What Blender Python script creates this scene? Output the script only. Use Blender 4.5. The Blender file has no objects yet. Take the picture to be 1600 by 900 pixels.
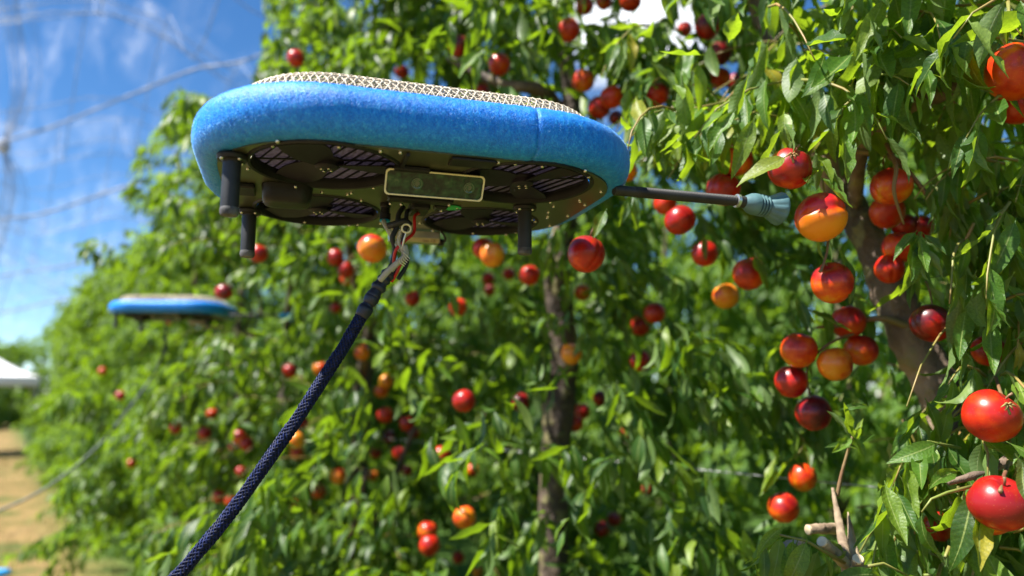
import bpy, math, random
import numpy as np
from mathutils import Vector, Matrix

random.seed(7); rng = np.random.default_rng(7)
S = bpy.context.scene
COL = S.collection
# ------------------------------------------------------------------ camera
CAMH = 1.5; FPX = 1150.0; PITCH = math.atan(170/FPX)
cam = bpy.data.cameras.new('camera'); camo = bpy.data.objects.new('camera', cam); COL.objects.link(camo)
camo.location = (0, 0, CAMH); camo.rotation_euler = (math.pi/2 + PITCH, 0, 0)
cam.sensor_width = 36; cam.lens = 36*FPX/1600; cam.clip_end = 2000; cam.clip_start = 0.02
cam.dof.use_dof = True; cam.dof.focus_distance = 1.13; cam.dof.aperture_fstop = 1.9
S.camera = camo
# ------------------------------------------------------------------ world, sun, exposure
SUN_EL = math.radians(58); SUN_AZ = math.radians(-108)      # azimuth from +Y towards +X
w = bpy.data.worlds.new('World'); S.world = w; w.use_nodes = True
nt = w.node_tree; nt.nodes.clear()
def N(t, typ, **k):
    n = t.nodes.new(typ)
    for a, b in k.items(): setattr(n, a, b)
    return n
out = N(nt, 'ShaderNodeOutputWorld'); bg = N(nt, 'ShaderNodeBackground')
sky = N(nt, 'ShaderNodeTexSky', sky_type='NISHITA', sun_disc=False, sun_elevation=SUN_EL, sun_rotation=SUN_AZ, altitude=600, air_density=.75, dust_density=0.0, ozone_density=1.6)
hs = N(nt, 'ShaderNodeHueSaturation'); hs.inputs['Saturation'].default_value = 1.25
tc = N(nt, 'ShaderNodeTexCoord'); mp = N(nt, 'ShaderNodeMapping'); mp.inputs['Scale'].default_value = (1.0, 1.0, 2.4)
mp.inputs['Location'].default_value = (3.1, .4, 0.35)
nz = N(nt, 'ShaderNodeTexNoise'); nz.inputs['Scale'].default_value = 2.6; nz.inputs['Detail'].default_value = 9; nz.inputs['Roughness'].default_value = .6
rp = N(nt, 'ShaderNodeValToRGB'); rp.color_ramp.elements[0].position = .66; rp.color_ramp.elements[1].position = .9
mx = N(nt, 'ShaderNodeMixRGB'); mx.inputs[2].default_value = (9, 9.3, 9.8, 1)
L = nt.links.new
L(sky.outputs[0], hs.inputs['Color']); L(tc.outputs['Generated'], mp.inputs[0]); L(mp.outputs[0], nz.inputs[0]); L(nz.outputs[0], rp.inputs[0])
# one bright cumulus standing in the direction of the tree tops
CD = Vector((.165, math.cos(math.radians(8.4))-.38*.146, .146+.40)).normalized()
vd = N(nt, 'ShaderNodeVectorMath', operation='DISTANCE'); nn_ = N(nt, 'ShaderNodeVectorMath', operation='NORMALIZE'); L(tc.outputs['Generated'], nn_.inputs[0]); L(nn_.outputs[0], vd.inputs[0]); vd.inputs[1].default_value = CD
def wm(op, a, b, c=None):
    n = N(nt, 'ShaderNodeMath', operation=op)
    for i, x in enumerate((a, b, c)):
        if x is None: continue
        if isinstance(x, (int, float)): n.inputs[i].default_value = x
        else: L(x, n.inputs[i])
    return n.outputs[0]
cl_ = N(nt, 'ShaderNodeClamp'); L(wm('MULTIPLY_ADD', wm('ADD', wm('MULTIPLY', vd.outputs['Value'], -8.), wm('MULTIPLY', nz.outputs[0], 1.6)), 3., .6), cl_.inputs[0])
sz_ = N(nt, 'ShaderNodeSeparateXYZ'); L(nn_.outputs[0], sz_.inputs[0]); el_ = N(nt, 'ShaderNodeClamp'); L(wm('MULTIPLY_ADD', sz_.outputs[2], 6., -.9), el_.inputs[0])
cmx = wm('MAXIMUM', wm('MULTIPLY', rp.outputs[0], el_.outputs[0]), cl_.outputs[0])
L(cmx, mx.inputs[0]); L(hs.outputs[0], mx.inputs[1]); L(mx.outputs[0], bg.inputs[0]); L(bg.outputs[0], out.inputs[0])
bg.inputs[1].default_value = 0.075
sl = bpy.data.lights.new('sun', 'SUN'); sl.energy = 5.0; sl.angle = math.radians(.53); sl.color = (1, .955, .88)
so = bpy.data.objects.new('sun', sl); COL.objects.link(so)
sd = Vector((math.sin(SUN_AZ)*math.cos(SUN_EL), math.cos(SUN_AZ)*math.cos(SUN_EL), math.sin(SUN_EL)))
so.rotation_euler = sd.to_track_quat('Z', 'Y').to_euler(); so.location = sd*30
S.view_settings.view_transform = 'Standard'; S.view_settings.look = 'None'; S.view_settings.exposure = 1.45; S.view_settings.gamma = 1
S.cycles.max_bounces = 8; S.cycles.diffuse_bounces = 4; S.cycles.transparent_max_bounces = 12; S.cycles.transmission_bounces = 5
S.cycles.caustics_reflective = False; S.cycles.caustics_refractive = False
try: S.cycles.use_denoising = True
except Exception: pass

# ------------------------------------------------------------------ camera maths (layout only)
ca, sa = math.cos(PITCH), math.sin(PITCH)
CF = np.array([0, ca, sa]); CU = np.array([0, -sa, ca]); CR = np.array([1., 0, 0])
def at(px, py, d):
    """world point that the photograph shows at pixel px, py when it stands d metres ahead"""
    r = CF + CR*(px-800)/FPX - CU*(py-450)/FPX
    return Vector(r*d + np.array([0, 0, CAMH]))
def proj(P):
    q = np.asarray(P) - np.array([0, 0, CAMH]); d = q@CF
    dd = np.where(d > .05, d, .05)
    return 800+FPX*(q@CR)/dd, 450-FPX*(q@CU)/dd, d

# ------------------------------------------------------------------ materials
def mat(name, color=(.5, .5, .5), rough=.5, metal=0, spec=.5, **k):
    m = bpy.data.materials.new(name); m.use_nodes = True
    b = m.node_tree.nodes['Principled BSDF']
    b.inputs['Base Color'].default_value = (*color, 1); b.inputs['Roughness'].default_value = rough
    b.inputs['Metallic'].default_value = metal; b.inputs['Specular IOR Level'].default_value = spec
    for a, v in k.items(): b.inputs[a.replace('_', ' ')].default_value = v
    return m, m.node_tree, b
def ramp(t, stops, interp='LINEAR'):
    r = N(t, 'ShaderNodeValToRGB'); r.color_ramp.interpolation = interp
    e = r.color_ramp.elements
    while len(e) < len(stops): e.new(.5)
    for i, (p, c) in enumerate(stops):
        e[i].position = p; e[i].color = (*c, 1) if len(c) == 3 else c
    return r
def math_(t, op, a, b=None, c=None):
    n = N(t, 'ShaderNodeMath', operation=op)
    for i, x in enumerate((a, b, c)):
        if x is None: continue
        if isinstance(x, (int, float)): n.inputs[i].default_value = x
        else: t.links.new(x, n.inputs[i])
    return n.outputs[0]
def noisy(name, c1, c2, scale, rough=.6, bump=0., bscale=None, metal=0, detail=6, lo=.35, hi=.65, spec=.5, dist=.002, rvar=.0):
    m, t, b = mat(name, c1, rough, metal, spec)
    tc = N(t, 'ShaderNodeTexCoord'); n = N(t, 'ShaderNodeTexNoise'); n.inputs['Scale'].default_value = scale; n.inputs['Detail'].default_value = detail
    t.links.new(tc.outputs['Object'], n.inputs[0])
    r = ramp(t, [(lo, c1), (hi, c2)]); t.links.new(n.outputs[0], r.inputs[0]); t.links.new(r.outputs[0], b.inputs['Base Color'])
    if rvar:
        t.links.new(math_(t, 'MULTIPLY_ADD', n.outputs[0], rvar*2, rough-rvar), b.inputs['Roughness'])
    if bump:
        n2 = N(t, 'ShaderNodeTexNoise'); n2.inputs['Scale'].default_value = bscale or scale*3; n2.inputs['Detail'].default_value = 5
        t.links.new(tc.outputs['Object'], n2.inputs[0])
        bp = N(t, 'ShaderNodeBump'); bp.inputs['Strength'].default_value = bump; bp.inputs['Distance'].default_value = dist
        t.links.new(n2.outputs[0], bp.inputs['Height']); t.links.new(bp.outputs[0], b.inputs['Normal'])
    return m

def leaf_material(name, stops, under, trans, tmix=.42, rough=.42):
    m, t, b = mat(name, (.05, .1, .02), rough+.04, spec=.38)
    oi = N(t, 'ShaderNodeObjectInfo'); at_ = N(t, 'ShaderNodeAttribute', attribute_name='rnd')
    fr = math_(t, 'FRACT', math_(t, 'ADD', oi.outputs['Random'], at_.outputs['Fac']))
    r = ramp(t, stops); t.links.new(fr, r.inputs[0])
    uv = N(t, 'ShaderNodeUVMap', uv_map='UVMap'); sx = N(t, 'ShaderNodeSeparateXYZ'); t.links.new(uv.outputs[0], sx.inputs[0])
    au = math_(t, 'ABSOLUTE', math_(t, 'MULTIPLY_ADD', sx.outputs[0], 2., -1.))
    rib = math_(t, 'LESS_THAN', au, .07)
    sv = math_(t, 'SINE', math_(t, 'MULTIPLY', math_(t, 'MULTIPLY_ADD', au, -.10, sx.outputs[1]), 82.))
    sv2 = math_(t, 'POWER', math_(t, 'MAXIMUM', sv, 0.), 10.)
    vein = math_(t, 'MAXIMUM', rib, math_(t, 'MULTIPLY', sv2, .17))
    mv = N(t, 'ShaderNodeMixRGB'); mv.inputs[2].default_value = (.26, .33, .10, 1)
    t.links.new(math_(t, 'MULTIPLY', vein, .75), mv.inputs[0]); t.links.new(r.outputs[0], mv.inputs[1])
    gm = N(t, 'ShaderNodeNewGeometry'); mb = N(t, 'ShaderNodeMixRGB'); mb.inputs[2].default_value = (*under, 1)
    t.links.new(math_(t, 'MULTIPLY', gm.outputs['Backfacing'], .6), mb.inputs[0]); t.links.new(mv.outputs[0], mb.inputs[1])
    # blotches, slight dust
    tco = N(t, 'ShaderNodeTexCoord'); n1 = N(t, 'ShaderNodeTexNoise'); n1.inputs['Scale'].default_value = 30; n1.inputs['Detail'].default_value = 4
    t.links.new(tco.outputs['Object'], n1.inputs[0])
    mm = N(t, 'ShaderNodeMixRGB', blend_type='MULTIPLY'); mm.inputs[0].default_value = 1.
    rr = ramp(t, [(.3, (.72, .75, .7)), (.7, (1.2, 1.15, 1.1))]); t.links.new(n1.outputs[0], rr.inputs[0])
    t.links.new(mb.outputs[0], mm.inputs[1]); t.links.new(rr.outputs[0], mm.inputs[2]); t.links.new(mm.outputs[0], b.inputs['Base Color'])
    bp = N(t, 'ShaderNodeBump'); bp.inputs['Strength'].default_value = .55; bp.inputs['Distance'].default_value = .0012
    hsum = math_(t, 'ADD', math_(t, 'MULTIPLY', sv, -.12), math_(t, 'ADD', math_(t, 'MULTIPLY', n1.outputs[0], 1.3), math_(t, 'MULTIPLY', rib, -1.)))
    t.links.new(hsum, bp.inputs['Height']); t.links.new(bp.outputs[0], b.inputs['Normal'])
    tr = N(t, 'ShaderNodeBsdfTranslucent'); mt = N(t, 'ShaderNodeMixRGB', blend_type='MULTIPLY'); mt.inputs[0].default_value = 1
    mt.inputs[1].default_value = (*trans, 1); t.links.new(rr.outputs[0], mt.inputs[2]); t.links.new(mt.outputs[0], tr.inputs[0])
    ms = N(t, 'ShaderNodeMixShader'); ms.inputs[0].default_value = tmix
    t.links.new(b.outputs[0], ms.inputs[1]); t.links.new(tr.outputs[0], ms.inputs[2])
    t.links.new(ms.outputs[0], t.nodes['Material Output'].inputs[0])
    return m
M = {}
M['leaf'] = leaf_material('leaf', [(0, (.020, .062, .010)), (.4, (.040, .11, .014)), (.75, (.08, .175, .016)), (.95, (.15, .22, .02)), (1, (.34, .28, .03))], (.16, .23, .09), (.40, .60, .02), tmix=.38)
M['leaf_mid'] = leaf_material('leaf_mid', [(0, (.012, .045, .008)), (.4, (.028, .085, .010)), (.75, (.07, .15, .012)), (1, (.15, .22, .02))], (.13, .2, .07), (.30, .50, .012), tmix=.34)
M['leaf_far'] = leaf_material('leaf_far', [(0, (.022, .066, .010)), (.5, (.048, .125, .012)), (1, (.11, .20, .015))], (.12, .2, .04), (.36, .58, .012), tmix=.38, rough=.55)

def bark_material(lift=1.):
    m, t, b = mat('bark', (.1, .07, .05), .85)
    tc = N(t, 'ShaderNodeTexCoord'); n = N(t, 'ShaderNodeTexNoise'); n.inputs['Scale'].default_value = 9; n.inputs['Detail'].default_value = 8
    mpn = N(t, 'ShaderNodeMapping'); mpn.inputs['Scale'].default_value = (1, 1, .45); t.links.new(tc.outputs['Object'], mpn.inputs[0]); t.links.new(mpn.outputs[0], n.inputs[0])
    r = ramp(t, [(p_, tuple(x*lift for x in c_)) for p_, c_ in ((.3, (.02, .014, .010)), (.5, (.07, .048, .034)), (.68, (.18, .13, .088)))]); t.links.new(n.outputs[0], r.inputs[0])
    n3 = N(t, 'ShaderNodeTexNoise'); n3.inputs['Scale'].default_value = 22; n3.inputs['Detail'].default_value = 6; t.links.new(tc.outputs['Object'], n3.inputs[0])
    lr = ramp(t, [(.55, (0, 0, 0)), (.66, (1, 1, 1))]); t.links.new(n3.outputs[0], lr.inputs[0])
    mx = N(t, 'ShaderNodeMixRGB'); mx.inputs[2].default_value = (.22, .20, .075, 1); t.links.new(math_(t, 'MULTIPLY', lr.outputs[0], .7), mx.inputs[0]); t.links.new(r.outputs[0], mx.inputs[1])
    t.links.new(mx.outputs[0], b.inputs['Base Color'])
    v = N(t, 'ShaderNodeTexVoronoi'); v.inputs['Scale'].default_value = 30; t.links.new(mpn.outputs[0], v.inputs[0])
    bp = N(t, 'ShaderNodeBump'); bp.inputs['Strength'].default_value = .9; bp.inputs['Distance'].default_value = .011
    t.links.new(math_(t, 'ADD', math_(t, 'MULTIPLY', v.outputs[0], .8), math_(t, 'MULTIPLY', n3.outputs[0], 2.)), bp.inputs['Height']); t.links.new(bp.outputs[0], b.inputs['Normal'])
    return m
M['bark'] = bark_material(); M['bark_sunlit'] = bark_material(1.9)  # second copy brightened: sunlight on the near tree put into the bark colour
M['dead_wood'] = noisy('dead_wood', (.16, .11, .07), (.40, .30, .19), 30, .8, .8, 90, dist=.003)
M['twig'] = noisy('twig', (.16, .055, .03), (.20, .15, .06), 14, .55, .4, 120)
M['green_twig'] = noisy('green_twig', (.16, .20, .04), (.28, .16, .05), 9, .5)
M['cut_wood'] = noisy('cut_wood', (.6, .45, .26), (.75, .6, .38), 60, .7, .3, 200)

def fruit_material(name, stops, zsplit=0.35, sharp=False):
    m, t, b = mat(name, (.5, .05, .02), .27, spec=.45, Coat_Weight=.12, Coat_Roughness=.16)
    tc = N(t, 'ShaderNodeTexCoord'); oi = N(t, 'ShaderNodeObjectInfo')
    va = N(t, 'ShaderNodeVectorMath', operation='MULTIPLY_ADD'); t.links.new(tc.outputs['Object'], va.inputs[0]); va.inputs[1].default_value = (19, 19, 24)
    cb = N(t, 'ShaderNodeCombineXYZ'); rv = math_(t, 'MULTIPLY', oi.outputs['Random'], 60.)
    for i in range(3): t.links.new(rv, cb.inputs[i])
    t.links.new(cb.outputs[0], va.inputs[2])
    n = N(t, 'ShaderNodeTexNoise'); n.inputs['Scale'].default_value = 1; n.inputs['Detail'].default_value = 5; n.inputs['Roughness'].default_value = .55; t.links.new(va.outputs[0], n.inputs[0])
    sx = N(t, 'ShaderNodeSeparateXYZ'); t.links.new(tc.outputs['Object'], sx.inputs[0])
    zz = math_(t, 'MULTIPLY', sx.outputs[1 if sharp else 2], -18. if sharp else 12. * zsplit)
    fac = math_(t, 'ADD', math_(t, 'MULTIPLY_ADD', n.outputs[0],   .9 if sharp else 2.6, .06 if sharp else -.76), zz)
    r = ramp(t, stops); t.links.new(fac, r.inputs[0])
    v = N(t, 'ShaderNodeTexVoronoi'); v.inputs['Scale'].default_value = 230; t.links.new(tc.outputs['Object'], v.inputs[0])
    fk = math_(t, 'MULTIPLY', math_(t, 'LESS_THAN', v.outputs[0], .13), .22)
    # freckles in another tone
    mx = N(t, 'ShaderNodeMixRGB'); mx.inputs[2].default_value = (.75, .30, .10, 1); t.links.new(fk, mx.inputs[0]); t.links.new(r.outputs[0], mx.inputs[1])
    t.links.new(mx.outputs[0], b.inputs['Base Color'])
    
    bp = N(t, 'ShaderNodeBump'); bp.inputs['Strength'].default_value = .12; bp.inputs['Distance'].default_value = .001
    n2 = N(t, 'ShaderNodeTexNoise'); n2.inputs['Scale'].default_value = 130; t.links.new(tc.outputs['Object'], n2.inputs[0]); t.links.new(n2.outputs[0], bp.inputs['Height']); t.links.new(bp.outputs[0], b.inputs['Normal'])
    t.links.new(math_(t, 'MULTIPLY_ADD', n.outputs[0], .34, .17), b.inputs['Roughness'])
    return m
YO = (.66, .24, .008); OR = (.62, .09, .004); RD = (.44, .012, .003); CR_ = (.25, .004, .006); DK = (.075, .002, .006)
FM = {'dark': fruit_material('nectarine_dark_crimson', [(0, RD), (.4, CR_), (.8, DK)], .3),
      'crimson': fruit_material('nectarine_crimson', [(0, (.7, .07, .01)), (.3, RD), (.75, CR_)], .35),
      'red': fruit_material('nectarine_red', [(0, OR), (.35, (.52, .035, .004)), (.6, RD), (1, CR_)], .4),
      'orange_red': fruit_material('nectarine_orange_red', [(0, YO), (.3, OR), (.62, (.50, .03, .004)), (1, CR_)], .4),
      'orange': fruit_material('nectarine_orange', [(0, YO), (.45, (.70, .17, .008)), (.8, (.50, .04, .004)), (1, RD)], .35),
      'yellow': fruit_material('nectarine_yellow_orange', [(0, (.76, .36, .02)), (.6, (.72, .22, .01)), (1, (.56, .06, .006))], .3),
      'split': fruit_material('nectarine_two_toned', [(.1, (.74, .24, .008)), (.42, (.70, .13, .006)), (.60, (.52, .016, .008)), (1, (.42, .006, .02))], .5, True)}

# drone materials
def foam_material():
    m, t, b = mat('blue_foam', (.0, .17, .72), .41, spec=.4, Sheen_Weight=.12, Sheen_Roughness=.3)
    b.inputs['Sheen Tint'].default_value = (.6, .85, 1, 1)
    tc = N(t, 'ShaderNodeTexCoord'); mpn = N(t, 'ShaderNodeMapping'); mpn.inputs['Scale'].default_value = (1.3, 1.3, .7)
    t.links.new(tc.outputs['Object'], mpn.inputs[0])
    n = N(t, 'ShaderNodeTexNoise'); n.inputs['Scale'].default_value = 560; n.inputs['Detail'].default_value = 5; t.links.new(mpn.outputs[0], n.inputs[0])
    n2 = N(t, 'ShaderNodeTexNoise'); n2.inputs['Scale'].default_value = 120; n2.inputs['Detail'].default_value = 8; n2.inputs['Roughness'].default_value = .7; t.links.new(mpn.outputs[0], n2.inputs[0])
    s = math_(t, 'ADD', math_(t, 'MULTIPLY', n.outputs[0], .6), math_(t, 'MULTIPLY', n2.outputs[0], .6))
    r = ramp(t, [(.36, (.0, .10, .48)), (.6, (.0, .21, .76)), (.8, (.05, .46, .92))]); t.links.new(s, r.inputs[0]); t.links.new(r.outputs[0], b.inputs['Base Color'])
    bp = N(t, 'ShaderNodeBump'); bp.inputs['Strength'].default_value = .9; bp.inputs['Distance'].default_value = .0022
    t.links.new(s, bp.inputs['Height']); t.links.new(bp.outputs[0], b.inputs['Normal'])
    return m
M['foam'] = foam_material()
M['fuzz'] = noisy('foam_fibre', (.0, .24, .75), (.40, .75, .95), 260, .7)
M['plate'] = noisy('dark_plate', (.13, .135, .085), (.18, .18, .12), 14, .34, .12, 260, metal=.8, dist=.0004, rvar=.08)
M['black'] = noisy('black_plastic', (.010, .010, .012), (.018, .018, .02), 40, .45, .2, 300, dist=.0004, spec=.25)
M['duct'] = noisy('duct_black', (.010, .010, .013), (.016, .016, .02), 30, .5, .1, 200, spec=.15)
M['blade'] = noisy('blade_black', (.012, .010, .018), (.018, .015, .026), 25, .5, .1, 200, spec=.2)
M['rubber'] = noisy('black_rubber', (.010, .013, .018), (.018, .021, .026), 60, .6, .25, 420, dist=.0005)
M['scuff'] = noisy('worn_rubber', (.03, .03, .033), (.12, .12, .12), 55, .75, .3, 300)
M['steel'] = noisy('bolt_steel', (.62, .6, .52), (.5, .48, .42), 200, .25, metal=1)
M['cream'] = noisy('cream_frame', (.66, .62, .42), (.78, .74, .52), 60, .45)
M['wire_mesh'] = noisy('cream_wire', (.60, .50, .36), (.78, .68, .52), 90, .45, .3, 500, spec=.6)
M['red'] = noisy('red_insulation', (.42, .012, .01), (.5, .02, .015), 50, .35)
M['green'] = noisy('green_sticker', (.02, .36, .10), (.03, .42, .13), 50, .5)
M['cyan'] = noisy('cyan_ring', (.0, .28, .55), (.0, .34, .62), 50, .4)
M['label'] = noisy('cream_label', (.58, .50, .32), (.66, .56, .36), 40, .55)
M['ink'] = noisy('label_ink', (.16, .10, .06), (.22, .14, .08), 60, .6)
M['alu'] = noisy('grey_metal', (.5, .5, .5), (.62, .62, .6), 80, .32, metal=.9)
M['boom'] = noisy('arm_tube', (.022, .021, .021), (.038, .036, .034), 30, .5, .3, 400, metal=.1, spec=.3, dist=.0005)
M['teal'] = noisy('teal_silicone', (.055, .125, .14), (.09, .18, .195), 45, .55, .25, 300, dist=.0006)
M['sleeve'] = noisy('black_sleeve', (.012, .015, .028), (.022, .026, .045), 60, .5, .5, 160, dist=.001)
M['braid'] = noisy('navy_braid', (.003, .005, .02), (.008, .02, .11), 160, .55, spec=.25)
M['braid_blue'] = noisy('blue_braid_yarn', (.002, .005, .022), (.007, .018, .11), 200, .6, spec=.25, lo=.48, hi=.72)
M['grey_braid'] = noisy('grey_hose', (.06, .08, .08), (.10, .13, .12), 30, .5)
def clear_material(name, col, alpha):
    m, t, b = mat(name, col, .18, spec=.7)
    b.inputs['Transmission Weight'].default_value = alpha; b.inputs['IOR'].default_value = 1.2
    n = N(t, 'ShaderNodeTexNoise'); n.inputs['Scale'].default_value = 200; bp = N(t, 'ShaderNodeBump'); bp.inputs['Strength'].default_value = .3; bp.inputs['Distance'].default_value = .001
    t.links.new(n.outputs[0], bp.inputs['Height']); t.links.new(bp.outputs[0], b.inputs['Normal'])
    return m
M['clear'] = clear_material('clear_tube', (.75, .76, .66), .55)
def window_glass():
    m, t, b = mat('sensor_glass', (.010, .025, .018), .16, spec=.35)
    n = N(t, 'ShaderNodeTexNoise'); n.inputs['Scale'].default_value = 90; n.inputs['Detail'].default_value = 6
    tc = N(t, 'ShaderNodeTexCoord'); t.links.new(tc.outputs['Object'], n.inputs[0])
    r = ramp(t, [(.4, (.006, .02, .013)), (.62, (.02, .07, .03)), (.75, (.08, .13, .06))]); t.links.new(n.outputs[0], r.inputs[0]); t.links.new(r.outputs[0], b.inputs['Base Color'])  # reflection of foliage put into the glass colour as green mottling
    bp = N(t, 'ShaderNodeBump'); bp.inputs['Strength'].default_value = .6; bp.inputs['Distance'].default_value = .002; t.links.new(n.outputs[0], bp.inputs['Height']); t.links.new(bp.outputs[0], b.inputs['Normal'])
    return m
M['glass'] = window_glass()
def screen_material():
    m, t, b = mat('rotor_screen', (.42, .38, .45), .7)
    tr = N(t, 'ShaderNodeBsdfTranslucent'); tr.inputs[0].default_value = (.40, .36, .44, 1)
    ms = N(t, 'ShaderNodeMixShader'); ms.inputs[0].default_value = .6
    n = N(t, 'ShaderNodeTexNoise'); n.inputs['Scale'].default_value = 160; tc = N(t, 'ShaderNodeTexCoord'); t.links.new(tc.outputs['Object'], n.inputs[0])
    r = ramp(t, [(.3, (.14, .12, .155)), (.7, (.22, .195, .24))]); t.links.new(n.outputs[0], r.inputs[0]); t.links.new(r.outputs[0], b.inputs['Base Color']); t.links.new(r.outputs[0], tr.inputs[0])
    t.links.new(b.outputs[0], ms.inputs[1]); t.links.new(tr.outputs[0], ms.inputs[2]); t.links.new(ms.outputs[0], t.nodes['Material Output'].inputs[0])
    return m
M['screen'] = screen_material()
M['canvas'] = noisy('white_canvas', (.74, .74, .78), (.82, .82, .85), 3, .8, .3, 20)
M['pole'] = noisy('tent_pole', (.35, .36, .37), (.45, .46, .47), 20, .4, metal=.5)
M['cable'] = noisy('net_cable', (.17, .20, .27), (.25, .28, .36), 3, .6)
M['tarp'] = noisy('blue_tarp', (.02, .25, .62), (.03, .32, .7), 12, .6, .3, 40)
M['wire'] = noisy('galvanised_wire', (.3, .3, .3), (.42, .42, .42), 20, .45, metal=.7)
def ground_material():
    m, t, b = mat('ground', (.3, .24, .12), .95, spec=.1)
    tc = N(t, 'ShaderNodeTexCoord'); n = N(t, 'ShaderNodeTexNoise'); n.inputs['Scale'].default_value = 1.1; n.inputs['Detail'].default_value = 9; n.inputs['Roughness'].default_value = .65
    t.links.new(tc.outputs['Object'], n.inputs[0])
    r = ramp(t, [(.36, (.07, .11, .03)), (.44, (.20, .15, .06)), (.58, (.29, .20, .09)), (.66, (.15, .10, .05))]); t.links.new(n.outputs[0], r.inputs[0])
    dp = N(t, 'ShaderNodeVectorMath', operation='DOT_PRODUCT'); t.links.new(tc.outputs['Object'], dp.inputs[0]); dp.inputs[1].default_value = (-.821, -.571, 0)
    edge = math_(t, 'ADD', math_(t, 'MULTIPLY_ADD', dp.outputs['Value'], -1.6, -.9), math_(t, 'MULTIPLY_ADD', n.outputs[0], 2., -1.)); cl = N(t, 'ShaderNodeClamp'); t.links.new(edge, cl.inputs[0])
    gm = N(t, 'ShaderNodeMixRGB'); gm.inputs[2].default_value = (.06, .12, .025, 1); t.links.new(cl.outputs[0], gm.inputs[0]); t.links.new(r.outputs[0], gm.inputs[1]); r = gm
    n2 = N(t, 'ShaderNodeTexNoise'); n2.inputs['Scale'].default_value = 40; n2.inputs['Detail'].default_value = 8; t.links.new(tc.outputs['Object'], n2.inputs[0])
    r2 = ramp(t, [(.3, (.6, .6, .6)), (.7, (1.25, 1.2, 1.1))]); t.links.new(n2.outputs[0], r2.inputs[0])
    mm = N(t, 'ShaderNodeMixRGB', blend_type='MULTIPLY'); mm.inputs[0].default_value = 1; t.links.new(r.outputs[0], mm.inputs[1]); t.links.new(r2.outputs[0], mm.inputs[2]); t.links.new(mm.outputs[0], b.inputs['Base Color'])
    bp = N(t, 'ShaderNodeBump'); bp.inputs['Strength'].default_value = .8; bp.inputs['Distance'].default_value = .03; t.links.new(n2.outputs[0], bp.inputs['Height']); t.links.new(bp.outputs[0], b.inputs['Normal'])
    return m
M['ground'] = ground_material()
M['dry_grass'] = noisy('dry_grass', (.30, .24, .09), (.12, .20, .035), 1.2, .8)
def net_material():
    m, t, b = mat('hail_net', (.8, .82, .86), .7)
    tc = N(t, 'ShaderNodeTexCoord'); mpn = N(t, 'ShaderNodeMapping'); mpn.inputs['Scale'].default_value = (.55, 1.9, 1)
    t.links.new(tc.outputs['Object'], mpn.inputs[0])
    n = N(t, 'ShaderNodeTexNoise'); n.inputs['Scale'].default_value = 1.7; n.inputs['Detail'].default_value = 7; n.inputs['Roughness'].default_value = .62; t.links.new(mpn.outputs[0], n.inputs[0])
    r = ramp(t, [(.46, (.0, .0, .0)), (.60, (.05, .05, .05)), (.76, (.26, .26, .26))]); t.links.new(n.outputs[0], r.inputs[0])
    tp = N(t, 'ShaderNodeBsdfTransparent'); ms = N(t, 'ShaderNodeMixShader'); t.links.new(r.outputs[0], ms.inputs[0]); t.links.new(tp.outputs[0], ms.inputs[1])
    tl = N(t, 'ShaderNodeBsdfTranslucent'); tl.inputs[0].default_value = (.8, .82, .86, 1)
    m2 = N(t, 'ShaderNodeMixShader'); m2.inputs[0].default_value = .6; t.links.new(b.outputs[0], m2.inputs[1]); t.links.new(tl.outputs[0], m2.inputs[2])
    t.links.new(m2.outputs[0], ms.inputs[2])
    t.links.new(ms.outputs[0], t.nodes['Material Output'].inputs[0])
    return m
M['net'] = net_material()

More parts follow.
